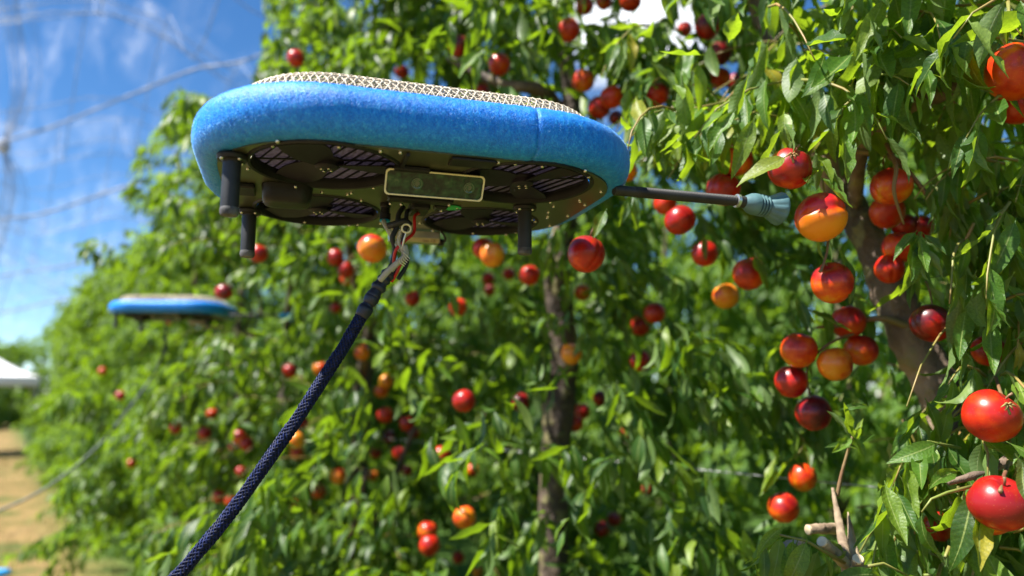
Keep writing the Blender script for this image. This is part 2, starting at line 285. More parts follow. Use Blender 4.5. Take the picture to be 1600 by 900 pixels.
# ------------------------------------------------------------------ mesh helpers
class MB:
    def __init__(s): s.v = []; s.f = []; s.uv = []; s.n = 0; s.smooth = True
    def add(s, v, f):
        k = len(s.v); s.v.extend([tuple(p) for p in v]); s.f.extend([tuple(i+k for i in q) for q in f]); return s
    def box(s, c, d, rot=None, bev=0.):
        x, y, z = [a/2 for a in d]
        if bev:
            b = min(bev, x*.9, y*.9, z*.9); v = []; f = []
            rings = [(-z, b), (-z+b, 0), (z-b, 0), (z, b)]
            for zz, i in rings:
                o = i
                for px, py in ((-x+b, -y+o), (x-b, -y+o), (x-o, -y+b), (x-o, y-b), (x-b, y-o), (-x+b, y-o), (-x+o, y-b), (-x+o, -y+b)): v.append(Vector((px, py, zz)))
            for r in range(3):
                for k in range(8): f.append((r*8+k, r*8+(k+1) % 8, r*8+8+(k+1) % 8, r*8+8+k))
            f.append(tuple(range(7, -1, -1))); f.append(tuple(range(24, 32)))
        else:
            v = [Vector((a, b2, c2)) for c2 in (-z, z) for a, b2 in ((-x, -y), (x, -y), (x, y), (-x, y))]
            f = [(3, 2, 1, 0), (4, 5, 6, 7), (0, 1, 5, 4), (1, 2, 6, 5), (2, 3, 7, 6), (3, 0, 4, 7)]
        if rot is not None: v = [rot@p for p in v]
        c = Vector(c); return s.add([p+c for p in v], f)
    def lathe(s, prof, c=(0, 0, 0), axis=None, n=24, cap=True, flute=None):
        """prof: (radius, height) pairs about local z"""
        v = []; f = []
        for j, (r, h) in enumerate(prof):
            for k in range(n):
                a = 2*math.pi*k/n; rr = r*(1+(flute(j, a) if flute else 0)); v.append(Vector((rr*math.cos(a), rr*math.sin(a), h)))
        for j in range(len(prof)-1):
            for k in range(n): f.append((j*n+k, j*n+(k+1) % n, (j+1)*n+(k+1) % n, (j+1)*n+k))
        if cap: f.append(tuple(range(n-1, -1, -1))); f.append(tuple(range((len(prof)-1)*n, len(prof)*n)))
        if axis is not None:
            q = Vector(axis).to_track_quat('Z', 'Y'); v = [q@p for p in v]
        c = Vector(c); return s.add([p+c for p in v], f)
    def tube(s, pts, rad, n=8, cap=True, jitter=0.):
        pts = [Vector(p) for p in pts]; m = len(pts)
        if not hasattr(rad, '__len__'): rad = [rad]*m
        t = [(pts[min(i+1, m-1)]-pts[max(i-1, 0)]).normalized() for i in range(m)]
        up = Vector((0, 0, 1)) if abs(t[0].z) < .9 else Vector((1, 0, 0))
        a = t[0].cross(up).normalized(); v = []; f = []
        for i in range(m):
            a = (a-t[i]*a.dot(t[i])).normalized(); b = t[i].cross(a)
            for k in range(n):
                g = 2*math.pi*k/n; rr = rad[i]*(1+(random.uniform(-jitter, jitter) if jitter else 0))
                v.append(pts[i]+(a*math.cos(g)+b*math.sin(g))*rr)
        for i in range(m-1):
            for k in range(n): f.append((i*n+k, i*n+(k+1) % n, (i+1)*n+(k+1) % n, (i+1)*n+k))
        if cap: f.append(tuple(range(n-1, -1, -1))); f.append(tuple(range((m-1)*n, m*n)))
        return s.add(v, f)
    def mesh(s, name, m, smooth=True, ang=None):
        me = bpy.data.meshes.new(name); me.from_pydata([tuple(p) for p in s.v], [], s.f)
        if m: me.materials.append(m)
        if smooth:
            me.polygons.foreach_set('use_smooth', [True]*len(me.polygons))
            if ang: me.set_sharp_from_angle(angle=math.radians(ang))
        me.update(); return me
    def build(s, name, m, parent=None, smooth=True, ang=35, loc=None):
        o = bpy.data.objects.new(name, s.mesh(name, m, smooth, ang)); COL.objects.link(o)
        if parent: o.parent = parent
        if loc is not None: o.location = loc
        return o
def link(name, me, parent=None, loc=None, mw=None):
    o = bpy.data.objects.new(name, me); COL.objects.link(o)
    if parent: o.parent = parent
    if loc is not None: o.location = loc
    if mw is not None: o.matrix_local = mw
    return o
def tag(o, label=None, cat=None, group=None, kind=None):
    if label: o['label'] = label
    if cat: o['category'] = cat
    if group: o['group'] = group
    if kind: o['kind'] = kind
    return o
def empty(name, loc=(0, 0, 0), rz=0, **k):
    o = bpy.data.objects.new(name, None); COL.objects.link(o); o.location = loc; o.rotation_euler = (0, 0, rz); o.empty_display_size = .1
    return tag(o, **k)
def spline(pts, n=8):
    """Catmull-Rom through pts"""
    P = [Vector(p) for p in pts]; P = [P[0]*2-P[1]] + P + [P[-1]*2-P[-2]]; o = []
    for i in range(1, len(P)-2):
        for k in range(n):
            t = k/n; a, b, c, d = P[i-1:i+3]
            o.append(.5*((2*b)+(c-a)*t+(2*a-5*b+4*c-d)*t*t+(3*b-a-3*c+d)*t**3))
    o.append(P[-2]); return o
def np_mesh(name, V, F, UV, RND, material):
    """V (n,3), F (m,4) quads, UV (m*4,2), RND (m,)"""
    me = bpy.data.meshes.new(name); nv, nf = len(V), len(F)
    me.vertices.add(nv); me.vertices.foreach_set('co', np.ascontiguousarray(V, dtype=np.float32).ravel())
    me.loops.add(nf*4); me.loops.foreach_set('vertex_index', np.ascontiguousarray(F, dtype=np.int32).ravel())
    me.polygons.add(nf); me.polygons.foreach_set('loop_start', np.arange(nf, dtype=np.int32)*4)
    me.polygons.foreach_set('loop_total', np.full(nf, 4, dtype=np.int32))
    me.polygons.foreach_set('use_smooth', np.ones(nf, dtype=bool))
    u = me.uv_layers.new(name='UVMap'); u.data.foreach_set('uv', np.ascontiguousarray(UV, dtype=np.float32).ravel())
    if RND is not None:
        a = me.attributes.new('rnd', 'FLOAT', 'FACE'); a.data.foreach_set('value', np.ascontiguousarray(RND, dtype=np.float32))
    me.materials.append(material); me.update(calc_edges=True); me.validate(); return me

# ------------------------------------------------------------------ leaves
def leaf_template(nseg, nc, seed, width=.145, curl=.5, fold=.35, wave=.02, twist=.3, side=.1):
    """unit-length lanceolate leaf: y along, x across, z normal; short petiole at the base"""
    r = random.Random(seed); ph = r.uniform(0, 6.28); ph2 = r.uniform(0, 6.28)
    V = []; UV = []; pos = np.array([0., 0., 0.]); ang = curl*-.35; pet = .09
    y0 = 0; pts = []
    nn = nseg
    for i in range(nn+1):
        v = i/nn; pts.append((v, pos.copy(), ang))
        a = ang; ds = 1/nn
        pos = pos+np.array([side*ds*math.sin(v*3+ph)*.6, ds*math.cos(a), ds*math.sin(a)])
        ang -= curl*2.0/nn*(.5+v)
    for v, p, a in pts:
        if v < pet: wdt = .010
        else:
            t = (v-pet)/(1-pet); wdt = width*(math.sin(math.pi*min(t**.8, 1))**.85)*(1.12-.35*t) + .004*(1-t)
        if v >= .999: wdt = .002
        tw = twist*(v-.3); nrm = np.array([0, -math.sin(a), math.cos(a)])
        for k in range(nc+1):
            s = 2*k/nc-1; lift = abs(s)**1.3*wdt*fold + wave*math.sin(v*17+ph+(s > 0)*ph2)*abs(s)**2*(wdt/width)
            x = s*wdt; x2 = x*math.cos(tw)-lift*math.sin(tw); l2 = x*math.sin(tw)+lift*math.cos(tw)
            V.append(p+np.array([x2, 0, 0])+nrm*l2); UV.append((.5+.5*s, v))
    F = []; 
    for i in range(nn):
        for k in range(nc): F.append((i*(nc+1)+k, i*(nc+1)+k+1, (i+1)*(nc+1)+k+1, (i+1)*(nc+1)+k))
    V = np.array(V); F = np.array(F); UV = np.array(UV); return V, F, UV[F.ravel()]
def family(nseg, nc, count, s0=0):
    r = random.Random(s0); o = []
    for i in range(count):
        o.append(leaf_template(nseg, nc, s0+i, width=r.uniform(.115, .16), curl=r.choice([.15, .35, .6, .9, -.15]), fold=r.uniform(.1, .65), wave=r.uniform(.012, .04), twist=r.uniform(-1., 1.), side=r.uniform(-.3, .3)))
    return o
HI = family(12, 4, 12, 11); MID = family(6, 2, 8, 50); LO = family(4, 2, 8, 80)
HI_MESH = [np_mesh('leaf', *t_, None, M['leaf']) for t_ in HI]
MIDD = [np_mesh('leaf', *t_, None, M['leaf_mid']) for t_ in MID]

class Leaves:
    """collects leaf placements: origin, along, normal, length, variant, rnd"""
    def __init__(s): s.o = []; s.y = []; s.z = []; s.l = []; s.fr = []
    def shoot(s, pts, rr, spacing=.026, ln=(.10, .14), droop=(.4, 1.6), start=.05, pairs=False, radial=.9, free=False):
        P = [Vector(p) for p in pts]; seg = [(P[i+1]-P[i]).length for i in range(len(P)-1)]; tot = sum(seg)
        d = start*tot; az = rr.uniform(0, 6.28)
        while d < tot:
            k = 0; x = d
            while k < len(seg)-1 and x > seg[k]: x -= seg[k]; k += 1
            t = (P[k+1]-P[k]).normalized(); p = P[k]+t*x
            a = t.orthogonal().normalized(); b = t.cross(a)
            rad = a*math.cos(az)+b*math.sin(az); g = rr.uniform(*droop)
            dr = (rad*radial + t*rr.uniform(.2, .9) + Vector((0, 0, -g))).normalized()
            up = Vector((rr.gauss(0, .45), rr.gauss(0, .45), 1)) + rad*.4
            zz = up-dr*up.dot(dr); zz = zz.normalized() if zz.length > 1e-3 else dr.orthogonal().normalized()
            s.o.append(p[:]); s.y.append(dr[:]); s.z.append(zz[:]); s.fr.append(free); s.l.append(rr.uniform(*ln)*(1 if d < tot*.85 else .7))
            az += 2.4 + rr.uniform(-.4, .4); d += spacing*rr.uniform(.6, 1.4)
    def arr(s): return np.array(s.o), np.array(s.y), np.array(s.z), np.array(s.l), np.array(s.fr)
def realise(o, y, z, l, fam, r):
    n = len(o); x = np.cross(y, z); var = r.integers(0, len(fam), n); Vs = []; Fs = []; Us = []; Rs = []; base = 0
    for k, (V, F, UV) in enumerate(fam):
        idx = np.where(var == k)[0]
        if not len(idx): continue
        R = np.stack([x[idx], y[idx], z[idx]], axis=2)         # columns
        W = np.einsum('nij,vj->nvi', R, V)*l[idx][:, None, None] + o[idx][:, None, :]
        Vs.append(W.reshape(-1, 3)); off = base+np.arange(len(idx))[:, None, None]*len(V)
        Fs.append((F[None]+off).reshape(-1, 4)); Us.append(np.tile(UV, (len(idx), 1))); Rs.append(np.repeat(r.random(len(idx)), len(F))); base += len(idx)*len(V)
    return np.concatenate(Vs), np.concatenate(Fs), np.concatenate(Us), np.concatenate(Rs)

# ------------------------------------------------------------------ fruit table: px, py, diameter px, kind, label, optional distance
FR = [
 (1234, 263, 63, 'crimson', 'glossy crimson nectarine with a pale green calyx just above the suction cup', 1.27),
 (1283, 339, 74, 'split', 'two-toned nectarine, red above and orange below, right in front of the suction cup', 1.27),
 (1300, 442, 62, 'orange_red', 'orange-red nectarine hanging from a thin stalk below the two-toned one', 1.30),
 (1393, 291, 60, 'orange_red', 'red and orange nectarine with a twig crossing it, right of the suction cup', 1.42),
 (1386, 331, 50, 'red', 'red nectarine tucked directly under the twig-crossed one', 1.6),
 (1130, 296, 50, 'crimson', 'dark red nectarine peeking over the robot arm tube from behind', 1.6),
 (1062, 344, 46, 'crimson', 'crimson nectarine hanging just below the middle of the robot arm', 1.72),
 (1040, 318, 34, 'red', 'small red nectarine behind the robot arm beside a leaf', 2.0),
 (916, 397, 58, 'crimson', 'large pinkish crimson nectarine hanging below the right end of the near drone', 1.45),
 (1101, 396, 40, 'red', 'red nectarine with a leaf on top, beneath the robot arm', 2.0),
 (1170, 428, 48, 'orange_red', 'orange-red nectarine crossed by a dark leaf, beneath the suction cup', 1.8),
 (1134, 463, 40, 'yellow', 'plain orange nectarine just left of and below the leaf-crossed one', 2.05),
 (1325, 503, 50, 'red', 'red nectarine at the top of the hanging cluster left of the leaning trunk', 1.62),
 (1249, 547, 53, 'orange_red', 'orange-red nectarine at the left side of the cluster by the leaning trunk', 1.58),
 (1305, 569, 51, 'orange', 'bright orange nectarine in the middle of the cluster by the leaning trunk', 1.55),
 (1345, 547, 49, 'orange_red', 'orange-red nectarine at the right side of the cluster by the leaning trunk', 1.62),
 (1236, 596, 48, 'crimson', 'crimson nectarine at the lower left of the cluster by the leaning trunk', 1.62),
 (1271, 645, 54, 'dark', 'dark red nectarine lowest in the cluster by the leaning trunk', 1.6),
 (1455, 505, 59, 'dark', 'dark maroon nectarine hanging in front of the leaning trunk', 1.36),
 (1390, 420, 44, 'red', 'red nectarine against the trunk left of the yellow-green leaves', 1.5),
 (1412, 352, 38, 'dark', 'dark red nectarine behind the yellow-green leaves, left one of a pair', 1.7),
 (1438, 354, 38, 'crimson', 'crimson nectarine behind the yellow-green leaves, right one of a pair', 1.7),
 (1404, 387, 46, 'orange_red', 'orange nectarine half covered by the yellow-green leaves', 1.5),
 (1549, 650, 79, 'red', 'large bright red nectarine with a yellow calyx near the right edge', 1.13),
 (1562, 786, 84, 'crimson', 'large crimson nectarine with a brown stalk in the lower right corner', 1.05),
 (1548, 798, 70, 'orange_red', 'orange-bottomed nectarine pressed behind the large crimson one', 1.14),
 (1254, 746, 42, 'orange_red', 'red and orange nectarine above the pruned stub, upper one of two', 1.9),
 (1224, 793, 46, 'orange_red', 'orange-red nectarine above the pruned stub, lower one of two', 1.85),
 (1588, 112, 82, 'orange_red', 'large orange-red nectarine cut by the upper right edge', 1.2),
 (1590, 165, 56, 'red', 'red nectarine under the large one at the upper right edge', 1.36),
 (1150, 250, 50, 'orange_red', 'orange-red nectarine half hidden by hanging leaves above the arm', 1.6),
 (1545, 548, 46, 'red', 'red nectarine almost hidden in dark leaves above the large bright one', 1.42),
 (1468, 822, 44, 'red', 'red nectarine slice showing between dark leaves at the lower right', 1.5),
 (981, 268, 30, 'orange', 'orange nectarine touching the right tip of the near drone in view', 2.2),
 (1105, 42, 38, 'dark', 'dark crimson nectarine near the top edge, top of a column of four'),
 (1125, 84, 36, 'dark', 'dark crimson nectarine second from the top of a column of four'),
 (1124, 122, 34, 'red', 'red nectarine third from the top of a column of four'),
 (1150, 130, 30, 'crimson', 'crimson nectarine at the bottom right of a column of four'),
 (1070, 46, 24, 'crimson', 'small crimson nectarine left of the column of four near the top'),
 (1028, 147, 36, 'crimson', 'crimson nectarine alone between hanging leaves above the arm'),
 (936, 168, 34, 'crimson', 'pinkish crimson nectarine above the right shoulder of the near drone'),
 (956, 152, 36, 'red', 'red nectarine touching the crimson one above the right drone shoulder'),
 (885, 168, 28, 'crimson', 'crimson nectarine sitting behind the wire guard end of the near drone'),
 (911, 126, 34, 'orange_red', 'orange-red nectarine behind long leaves above the right drone shoulder'),
 (962, 184, 24, 'dark', 'dark little nectarine under the pair above the right drone shoulder'),
 (888, 47, 36, 'red', 'bright red nectarine hanging alone near the top centre'),
 (914, 9, 28, 'crimson', 'crimson nectarine cut by the top edge, left of three'),
 (944, 3, 26, 'red', 'red nectarine cut by the top edge, middle of three'),
 (985, 1, 34, 'crimson', 'crimson nectarine beside the white cloud, cut by the top edge'),
 (718, 72, 32, 'dark', 'dark crimson nectarine above the wire guard, beside a hanging leaf'),
 (780, 101, 34, 'red', 'red nectarine just above the wire guard centre'),
 (628, 112, 22, 'crimson', 'small pinkish nectarine just above the wire guard left of centre'),
 (462, 91, 26, 'crimson', 'pinkish nectarine at the sky edge above the drone left end'),
 (752, 142, 24, 'crimson', 'crimson nectarine partly hidden behind the wire guard top'),
 (582, 388, 44, 'orange', 'bright orange nectarine under the near drone, left of its cable'),
 (769, 398, 38, 'yellow', 'yellow-orange nectarine below the plate, between cable and right leg'),
 (755, 388, 34, 'crimson', 'crimson nectarine just behind the yellow-orange one below the plate'),
 (828, 430, 32, 'red', 'red nectarine right beneath the right landing leg'),
 (763, 435, 20, 'crimson', 'small crimson nectarine left of the right landing leg, upper of two'),
 (765, 454, 18, 'red', 'small red nectarine left of the right landing leg, lower of two'),
 (795, 428, 20, 'red', 'small red nectarine close left of the right landing leg'),
 (911, 457, 26, 'orange', 'orange nectarine under the large pinkish crimson one'),
 (1001, 509, 31, 'crimson', 'crimson nectarine of a touching pair at centre right, lower left one'),
 (1023, 489, 33, 'red', 'red nectarine of a touching pair at centre right, upper right one'),
 (1000, 563, 32, 'crimson', 'crimson nectarine alone below the touching pair at centre right'),
 (893, 553, 33, 'yellow', 'yellow-orange nectarine on a long stalk in front of the middle trunk'),
 (725, 626, 35, 'crimson', 'crimson nectarine left of the middle trunk at mid height of the tree'),
 (813, 628, 28, 'dark', 'dull dark nectarine just left of the middle trunk in shade'),
 (909, 643, 26, 'red', 'dull red nectarine right of the middle trunk, upper one of a pair'),
 (897, 661, 29, 'red', 'red nectarine right of the middle trunk, lower one of a pair'),
 (938, 622, 24, 'dark', 'dark nectarine in shade to the upper right of the pair by the middle trunk'),
 (980, 676, 18, 'crimson', 'small crimson nectarine right of the pair by the middle trunk'),
 (726, 808, 35, 'orange', 'glossy orange nectarine low down near the bottom centre'),
 (671, 852, 32, 'red', 'red nectarine near the bottom left of centre, lower of two'),
 (668, 830, 30, 'orange_red', 'orange-red nectarine near the bottom left of centre, upper of two'),
 (716, 480, 28, 'red', 'red nectarine half covered by a pale leaf right of the cable top'),
 (541, 421, 26, 'crimson', 'crimson nectarine left of the cable top, right one of three'),
 (524, 402, 26, 'crimson', 'crimson nectarine left of the cable top, upper left of three'),
 (542, 436, 20, 'orange_red', 'orange-red nectarine left of the cable top, lowest of three'),
 (645, 466, 24, 'crimson', 'crimson nectarine close to the right of the cable top'),
 (404, 396, 28, 'crimson', 'crimson nectarine right beneath the rear left landing leg'),
 (350, 456, 26, 'dark', 'dark red nectarine above the arm of the far drone'),
 (525, 480, 18, 'crimson', 'small crimson nectarine close to the left of the cable sleeve'),
 (453, 579, 22, 'crimson', 'crimson nectarine left of the cable at its middle'),
 (500, 576, 22, 'orange', 'orange nectarine just right of the fruit left of the cable, nearly touching the cable'),
 (566, 551, 24, 'orange', 'orange nectarine close right of the cable at its middle'),
 (604, 596, 22, 'yellow', 'orange nectarine right of the cable, upper of two'),
 (596, 611, 22, 'orange', 'dull orange nectarine right of the cable, lower of two'),
 (602, 648, 24, 'red', 'bright red nectarine at the top left of a loose bunch right of the cable'),
 (636, 661, 24, 'crimson', 'crimson nectarine at the top right of a loose bunch right of the cable'),
 (646, 676, 20, 'dark', 'dark nectarine at the right of a loose bunch right of the cable'),
 (607, 682, 20, 'dark', 'dark nectarine inside a loose bunch right of the cable'),
 (624, 708, 22, 'crimson', 'crimson nectarine at the bottom of a loose bunch right of the cable'),
 (587, 708, 18, 'red', 'red nectarine at the lower left of a loose bunch right of the cable'),
 (374, 682, 22, 'orange_red', 'orange-red nectarine left of the cable in the lower left bunch, upper'),
 (385, 693, 22, 'crimson', 'crimson nectarine left of the cable in the lower left bunch, right'),
 (366, 698, 18, 'dark', 'dark nectarine left of the cable in the lower left bunch, lower'),
 (320, 676, 20, 'crimson', 'crimson nectarine left of the lower left bunch, lower of two'),
 (332, 646, 18, 'orange_red', 'orange-red nectarine left of the lower left bunch, upper of two'),
 (275, 669, 18, 'crimson', 'small crimson nectarine furthest left among the ones at bunch height'),
 (462, 687, 26, 'yellow', 'yellow-orange nectarine touching the cable on its right, upper of two'),
 (464, 707, 22, 'orange', 'orange nectarine touching the cable on its right, lower of two'),
 (473, 661, 20, 'crimson', 'crimson nectarine above the yellow-orange one right of the cable'),
 (529, 744, 24, 'orange', 'orange nectarine low down, right of the lower cable'),
 (498, 768, 22, 'orange_red', 'orange-red nectarine low down between the cable and the orange one'),
 (457, 789, 16, 'orange', 'small orange nectarine low down near the cable'),
 (376, 737, 16, 'crimson', 'small crimson nectarine just left of the lower cable, highest of three'),
 (342, 775, 20, 'crimson', 'crimson nectarine just left of the lower cable, left of three'),
 (360, 783, 16, 'orange_red', 'orange-red nectarine just left of the lower cable, right of three'),
 (690, 711, 28, 'orange_red', 'orange-red nectarine behind bright leaves left of the middle trunk'),
 (738, 735, 20, 'orange', 'orange nectarine above the glossy orange one, behind leaves'),
 (716, 871, 20, 'red', 'red nectarine at the bottom edge below the glossy orange one'),
 (746, 893, 18, 'yellow', 'yellow-orange nectarine cut by the bottom edge near centre'),
 (855, 781, 28, 'dark', 'dark red nectarine on the lower middle trunk'),
 (960, 811, 22, 'crimson', 'crimson nectarine in deep shade right of the middle trunk base, upper'),
 (941, 826, 24, 'dark', 'dark nectarine in deep shade right of the middle trunk base, lower'),
 (1010, 766, 16, 'crimson', 'small crimson nectarine in deep shade right of the middle trunk'),
 (636, 735, 18, 'dark', 'small dark nectarine in shade below the loose bunch'),
 (583, 744, 16, 'orange', 'small orange nectarine below the loose bunch, left side'),
 (265, 500, 14, 'orange_red', 'tiny orange-red nectarine below the far drone body'),
 (188, 618, 15, 'crimson', 'tiny crimson nectarine between the far drone hose and the cable'),
 (160, 580, 12, 'orange_red', 'tiny orange-red nectarine far down the row beside the hose'),
 (205, 724, 14, 'orange_red', 'tiny faded orange-red nectarine low down the row on the left'),
]
FD = .080
fruit = []
for q in FR:
    px, py, dia, kind, lab = q[:5]; d = q[5] if len(q) > 5 else FPX*.074/dia
    fruit.append((px, py, dia, kind, lab, d))
FA = np.array([[q[0], q[1], q[2]/2, q[5]] for q in fruit])

# ------------------------------------------------------------------ layout masks
SIL = [(-50, 590), (20, 590), (40, 545), (62, 470), (95, 420), (120, 385), (150, 372), (185, 350), (178, 330), (205, 250), (235, 190), (262, 140), (300, 140), (330, 150), (395, 150), (410, 60), (425, -200), (2000, -900)]
sx_, sy_ = np.array([p[0] for p in SIL], float), np.array([p[1] for p in SIL], float)
def outside_silhouette(px, py, d, m=0):
    yl = np.interp(px, sx_, sy_)
    hole = (((px-1005)/46)**2+((py-6)/26)**2 < 1) | (((px-1290)/22)**2+((py-38)/30)**2 < 1)
    return (d > .1) & ((py < yl+m) | (hole & (d > .5)))
DCN = np.array([-.13, 1.13, CAMH+.36]); SDN = np.array(sd[:])
def clearance(o, tip, free=None):
    """True where a leaf would stand in the drone, its arm and cable, or hide a fruit or the near trunk"""
    bad = np.zeros(len(o), bool)
    for q in (o, (o+tip)/2, tip):
        px, py, d = proj(q)
        zmin = np.full(len(o), .95)
        zmin = np.where((px < 975), 1.75, zmin)
        zmin = np.where((px >= 975) & (px < 1375) & (py > 255+.06*(px-975)), 1.9, zmin)
        zmin = np.where((px >= 975) & (px < 1260) & (py <= 290), 1.32, zmin)
        zmin = np.where((px >= 1375) & (py > 380) & (px < 1480) & (py < 620), 1.75, zmin)
        zmin = np.where((px > 1180) & (px < 1440) & (py > 845), 1.0, zmin)
        zmin = np.where((px > 155) & (px < 455) & (py > 450) & (py < 520), 4.95, zmin)
        zmin = np.where((px < 78) & (py > 540) & (py < 614), 24., zmin)
        hx_ = np.interp(py, [500, 540, 585, 640, 690, 735, 775, 806], [262, 258, 240, 200, 160, 110, 50, -20]); zmin = np.where((abs(px-hx_) < 16) & (py > 500) & (py < 830), 4.5, zmin)
        if free is not None: zmin = np.where(free, .9, zmin)
        bad |= (d < zmin) & (px > -300) & (px < 1900) & (py > -400) & (py < 1300)
        rel = q-DCN; ts = rel@SDN; pp = np.linalg.norm(rel-ts[:, None]*SDN, axis=1); bad |= (ts > 0) & (pp < .5)
        dx = px[:, None]-FA[:, 0]; dy = py[:, None]-FA[:, 1]
        k = np.where(FA[:, 2] > 24, .92, np.where(FA[:, 2] > 13, 1.2, 1.75))
        bad |= ((dx*dx+dy*dy < (FA[:, 2]*k)**2) & (d[:, None] < FA[:, 3]+.03)).any(1)
        dx = px[:, None]-FA[:, 0]; dy = py[:, None]-FA[:, 1]
        bad |= ((dx*dx+dy*dy < (FA[:, 2]*1.02)**2) & (abs(d[:, None]-FA[:, 3]) < .04)).any(1)
    return bad

# ------------------------------------------------------------------ drone
YAW = math.radians(17)
def rrect(hx, hy, r, n=10):
    o = []
    for cx, cy, a0 in ((hx-r, -hy+r, -90), (hx-r, hy-r, 0), (-hx+r, hy-r, 90), (-hx+r, -hy+r, 180)):
        for k in range(n+1):
            a = math.radians(a0+90*k/n); o.append((cx+r*math.cos(a), cy+r*math.sin(a)))
    return o
def resample(P, step):
    P = [Vector((*p, 0)) for p in P]; P.append(P[0]); o = []
    for i in range(len(P)-1):
        k = max(1, round((P[i+1]-P[i]).length/step))
        for j in range(k): o.append(P[i].lerp(P[i+1], j/k))
    return o
def make_drone(lod=0):
    D = empty('picking_drone')
    HX, HY, RC = .292, .232, .15
    OUT = resample(rrect(HX, HY, RC), .006); n = len(OUT)
    nrm = []
    for i in range(n):
        t = (OUT[(i+1) % n]-OUT[i-1]).normalized(); nrm.append(Vector((t.y, -t.x, 0)))
    # foam bumper in two lengths, seam on the near side towards the right
    cen = [OUT[i] for i in range(n)]
    def near_idx(x, y): return min(range(n), key=lambda i: (OUT[i]-Vector((x, y, 0))).length)
    i0, i1 = near_idx(.125, -HY), near_idx(.125, HY)
    def bulge(nr): return .034*(1-.85*max(0., nr.y)**.7)
    def foam(ia, ib, gap):
        mb = MB(); K = 40; idx = []
        i = ia
        while True:
            idx.append(i)
            if i == ib: break
            i = (i+1) % n
        rr = random.Random(ia); V = []
        for q, i in enumerate(idx):
            e = min(q, len(idx)-1-q); pinch = 1 - (.025 if e == 0 else 0)
            for k in range(K):
                a = 2*math.pi*k/K
                ex = abs(math.cos(a))**.85*math.copysign(1, math.cos(a)); ez = abs(math.sin(a))**.9*math.copysign(1, math.sin(a))
                r = (1+rr.gauss(0, .006))*pinch*(1+.012*math.sin(q*.09+a*2))
                V.append(OUT[i]+nrm[i]*(.001+bulge(nrm[i])*(ex if ex > 0 else ex*.1)*r)+Vector((0, 0, .0385+.037*ez*r)))
        F = [(q*K+k, (q+1)*K+k, (q+1)*K+(k+1) % K, q*K+(k+1) % K) for q in range(len(idx)-1) for k in range(K)]
        F.append(tuple(range(K))); F.append(tuple(range((len(idx)-1)*K+K-1, (len(idx)-1)*K-1, -1)))
        mb.add(V, F); return mb
    foam(i0, i1, 0).build('foam_bumper', M['foam'], D, ang=None)
    foam(i1, i0, 0).build('foam_bumper', M['foam'], D, ang=None)
    # fuzz: short fibres standing on the foam
    if lod == 0:
        rr = random.Random(3); mb = MB(); V = []; F = []
        for _ in range(60000):
            i = rr.randrange(n); a = rr.uniform(-1.5, 1.6)
            c = OUT[i]+Vector(((OUT[(i+1) % n]-OUT[i])*rr.random()))
            nr = nrm[i]; base = c+nr*(.001+(bulge(nr)-.0005)*max(0, math.cos(a)**.85 if math.cos(a) > 0 else 0))+Vector((0, 0, .0385+.0365*math.copysign(abs(math.sin(a))**.9, math.sin(a))))
            out_ = nr*math.cos(a)+Vector((0, 0, math.sin(a))); d = (out_+Vector((rr.gauss(0, .6), rr.gauss(0, .6), rr.gauss(0, .6)))).normalized()
            sd_ = d.orthogonal().normalized()*.00026; ln = rr.uniform(.0010, .0026)*(1.6 if rr.random() < .06 else 1); k = len(V)
            V += [base-sd_, base+sd_, base+d*ln]; F.append((k, k+1, k+2))
        mb.add(V, F); tag(mb.build('foam_fuzz', M['fuzz'], D, ang=None), kind='stuff')
    # bottom plate with four holes (grid filled by triangulated boundary rings)
    RX, RY, RR = .145, .128, .1015
    rot = [(-RX, -RY), (RX, -RY), (-RX, RY), (RX, RY)]
    import bmesh
    bm = bmesh.new()
    def loop(pts, z=0):
        vs = [bm.verts.new((p[0], p[1], z)) for p in pts]
        return [bm.edges.new((vs[i], vs[(i+1) % len(vs)])) for i in range(len(vs))]
    ed = loop([(p.x, p.y) for p in OUT[::3]])
    for cx, cy in rot: ed += loop([(cx+RR*math.cos(2*math.pi*k/48), cy+RR*math.sin(2*math.pi*k/48)) for k in range(48)])
    bmesh.ops.triangle_fill(bm, use_beauty=True, use_dissolve=False, edges=ed)
    for f in list(bm.faces):
        c = f.calc_center_median()
        if any((c.x-cx)**2+(c.y-cy)**2 < (RR*.985)**2 for cx, cy in rot): bm.faces.remove(f)
    ex = bmesh.ops.extrude_face_region(bm, geom=list(bm.faces)); bmesh.ops.translate(bm, verts=[v for v in ex['geom'] if isinstance(v, bmesh.types.BMVert)], vec=(0, 0, .004))
    bmesh.ops.recalc_face_normals(bm, faces=bm.faces)
    me = bpy.data.meshes.new('bottom_plate'); bm.to_mesh(me); bm.free(); me.materials.append(M['plate']); link('bottom_plate', me, D)
    # ducts, rims, rotors, screens
    for q, (cx, cy) in enumerate(rot):
        d = MB(); d.lathe([(RR+.0005, -.0015), (RR+.004, -.0025), (RR+.007, -.0005), (RR+.007, .003)], (cx, cy, 0), n=48, cap=False).build('duct_rim', M['black'], D)
        MB().lathe([(RR-.0005, -.002), (RR-.003, .004), (RR-.004, .008), (RR-.004, .0132)], (cx, cy, 0), n=48, cap=False).build('duct_wall', M['duct'], D)
        s = MB(); s.lathe([(.001, .0135), (RR+.002, .0135), (RR+.002, .0143), (.001, .0143)], (cx, cy, 0), n=48, cap=False).build('rotor_screen', M['screen'], D)
        for k in range(-6, 7):
            x = k*.0152; h = math.sqrt(max(RR**2-x*x, 0))*.97
            if h < .02: continue
            rm = Matrix.Rotation(.35, 3, 'Z')
            MB().box(Vector((cx, cy, .0120))+rm@Vector((x, 0, 0)), (.0010, 2*h, .003), rm).build('screen_rib', M['black'], D)
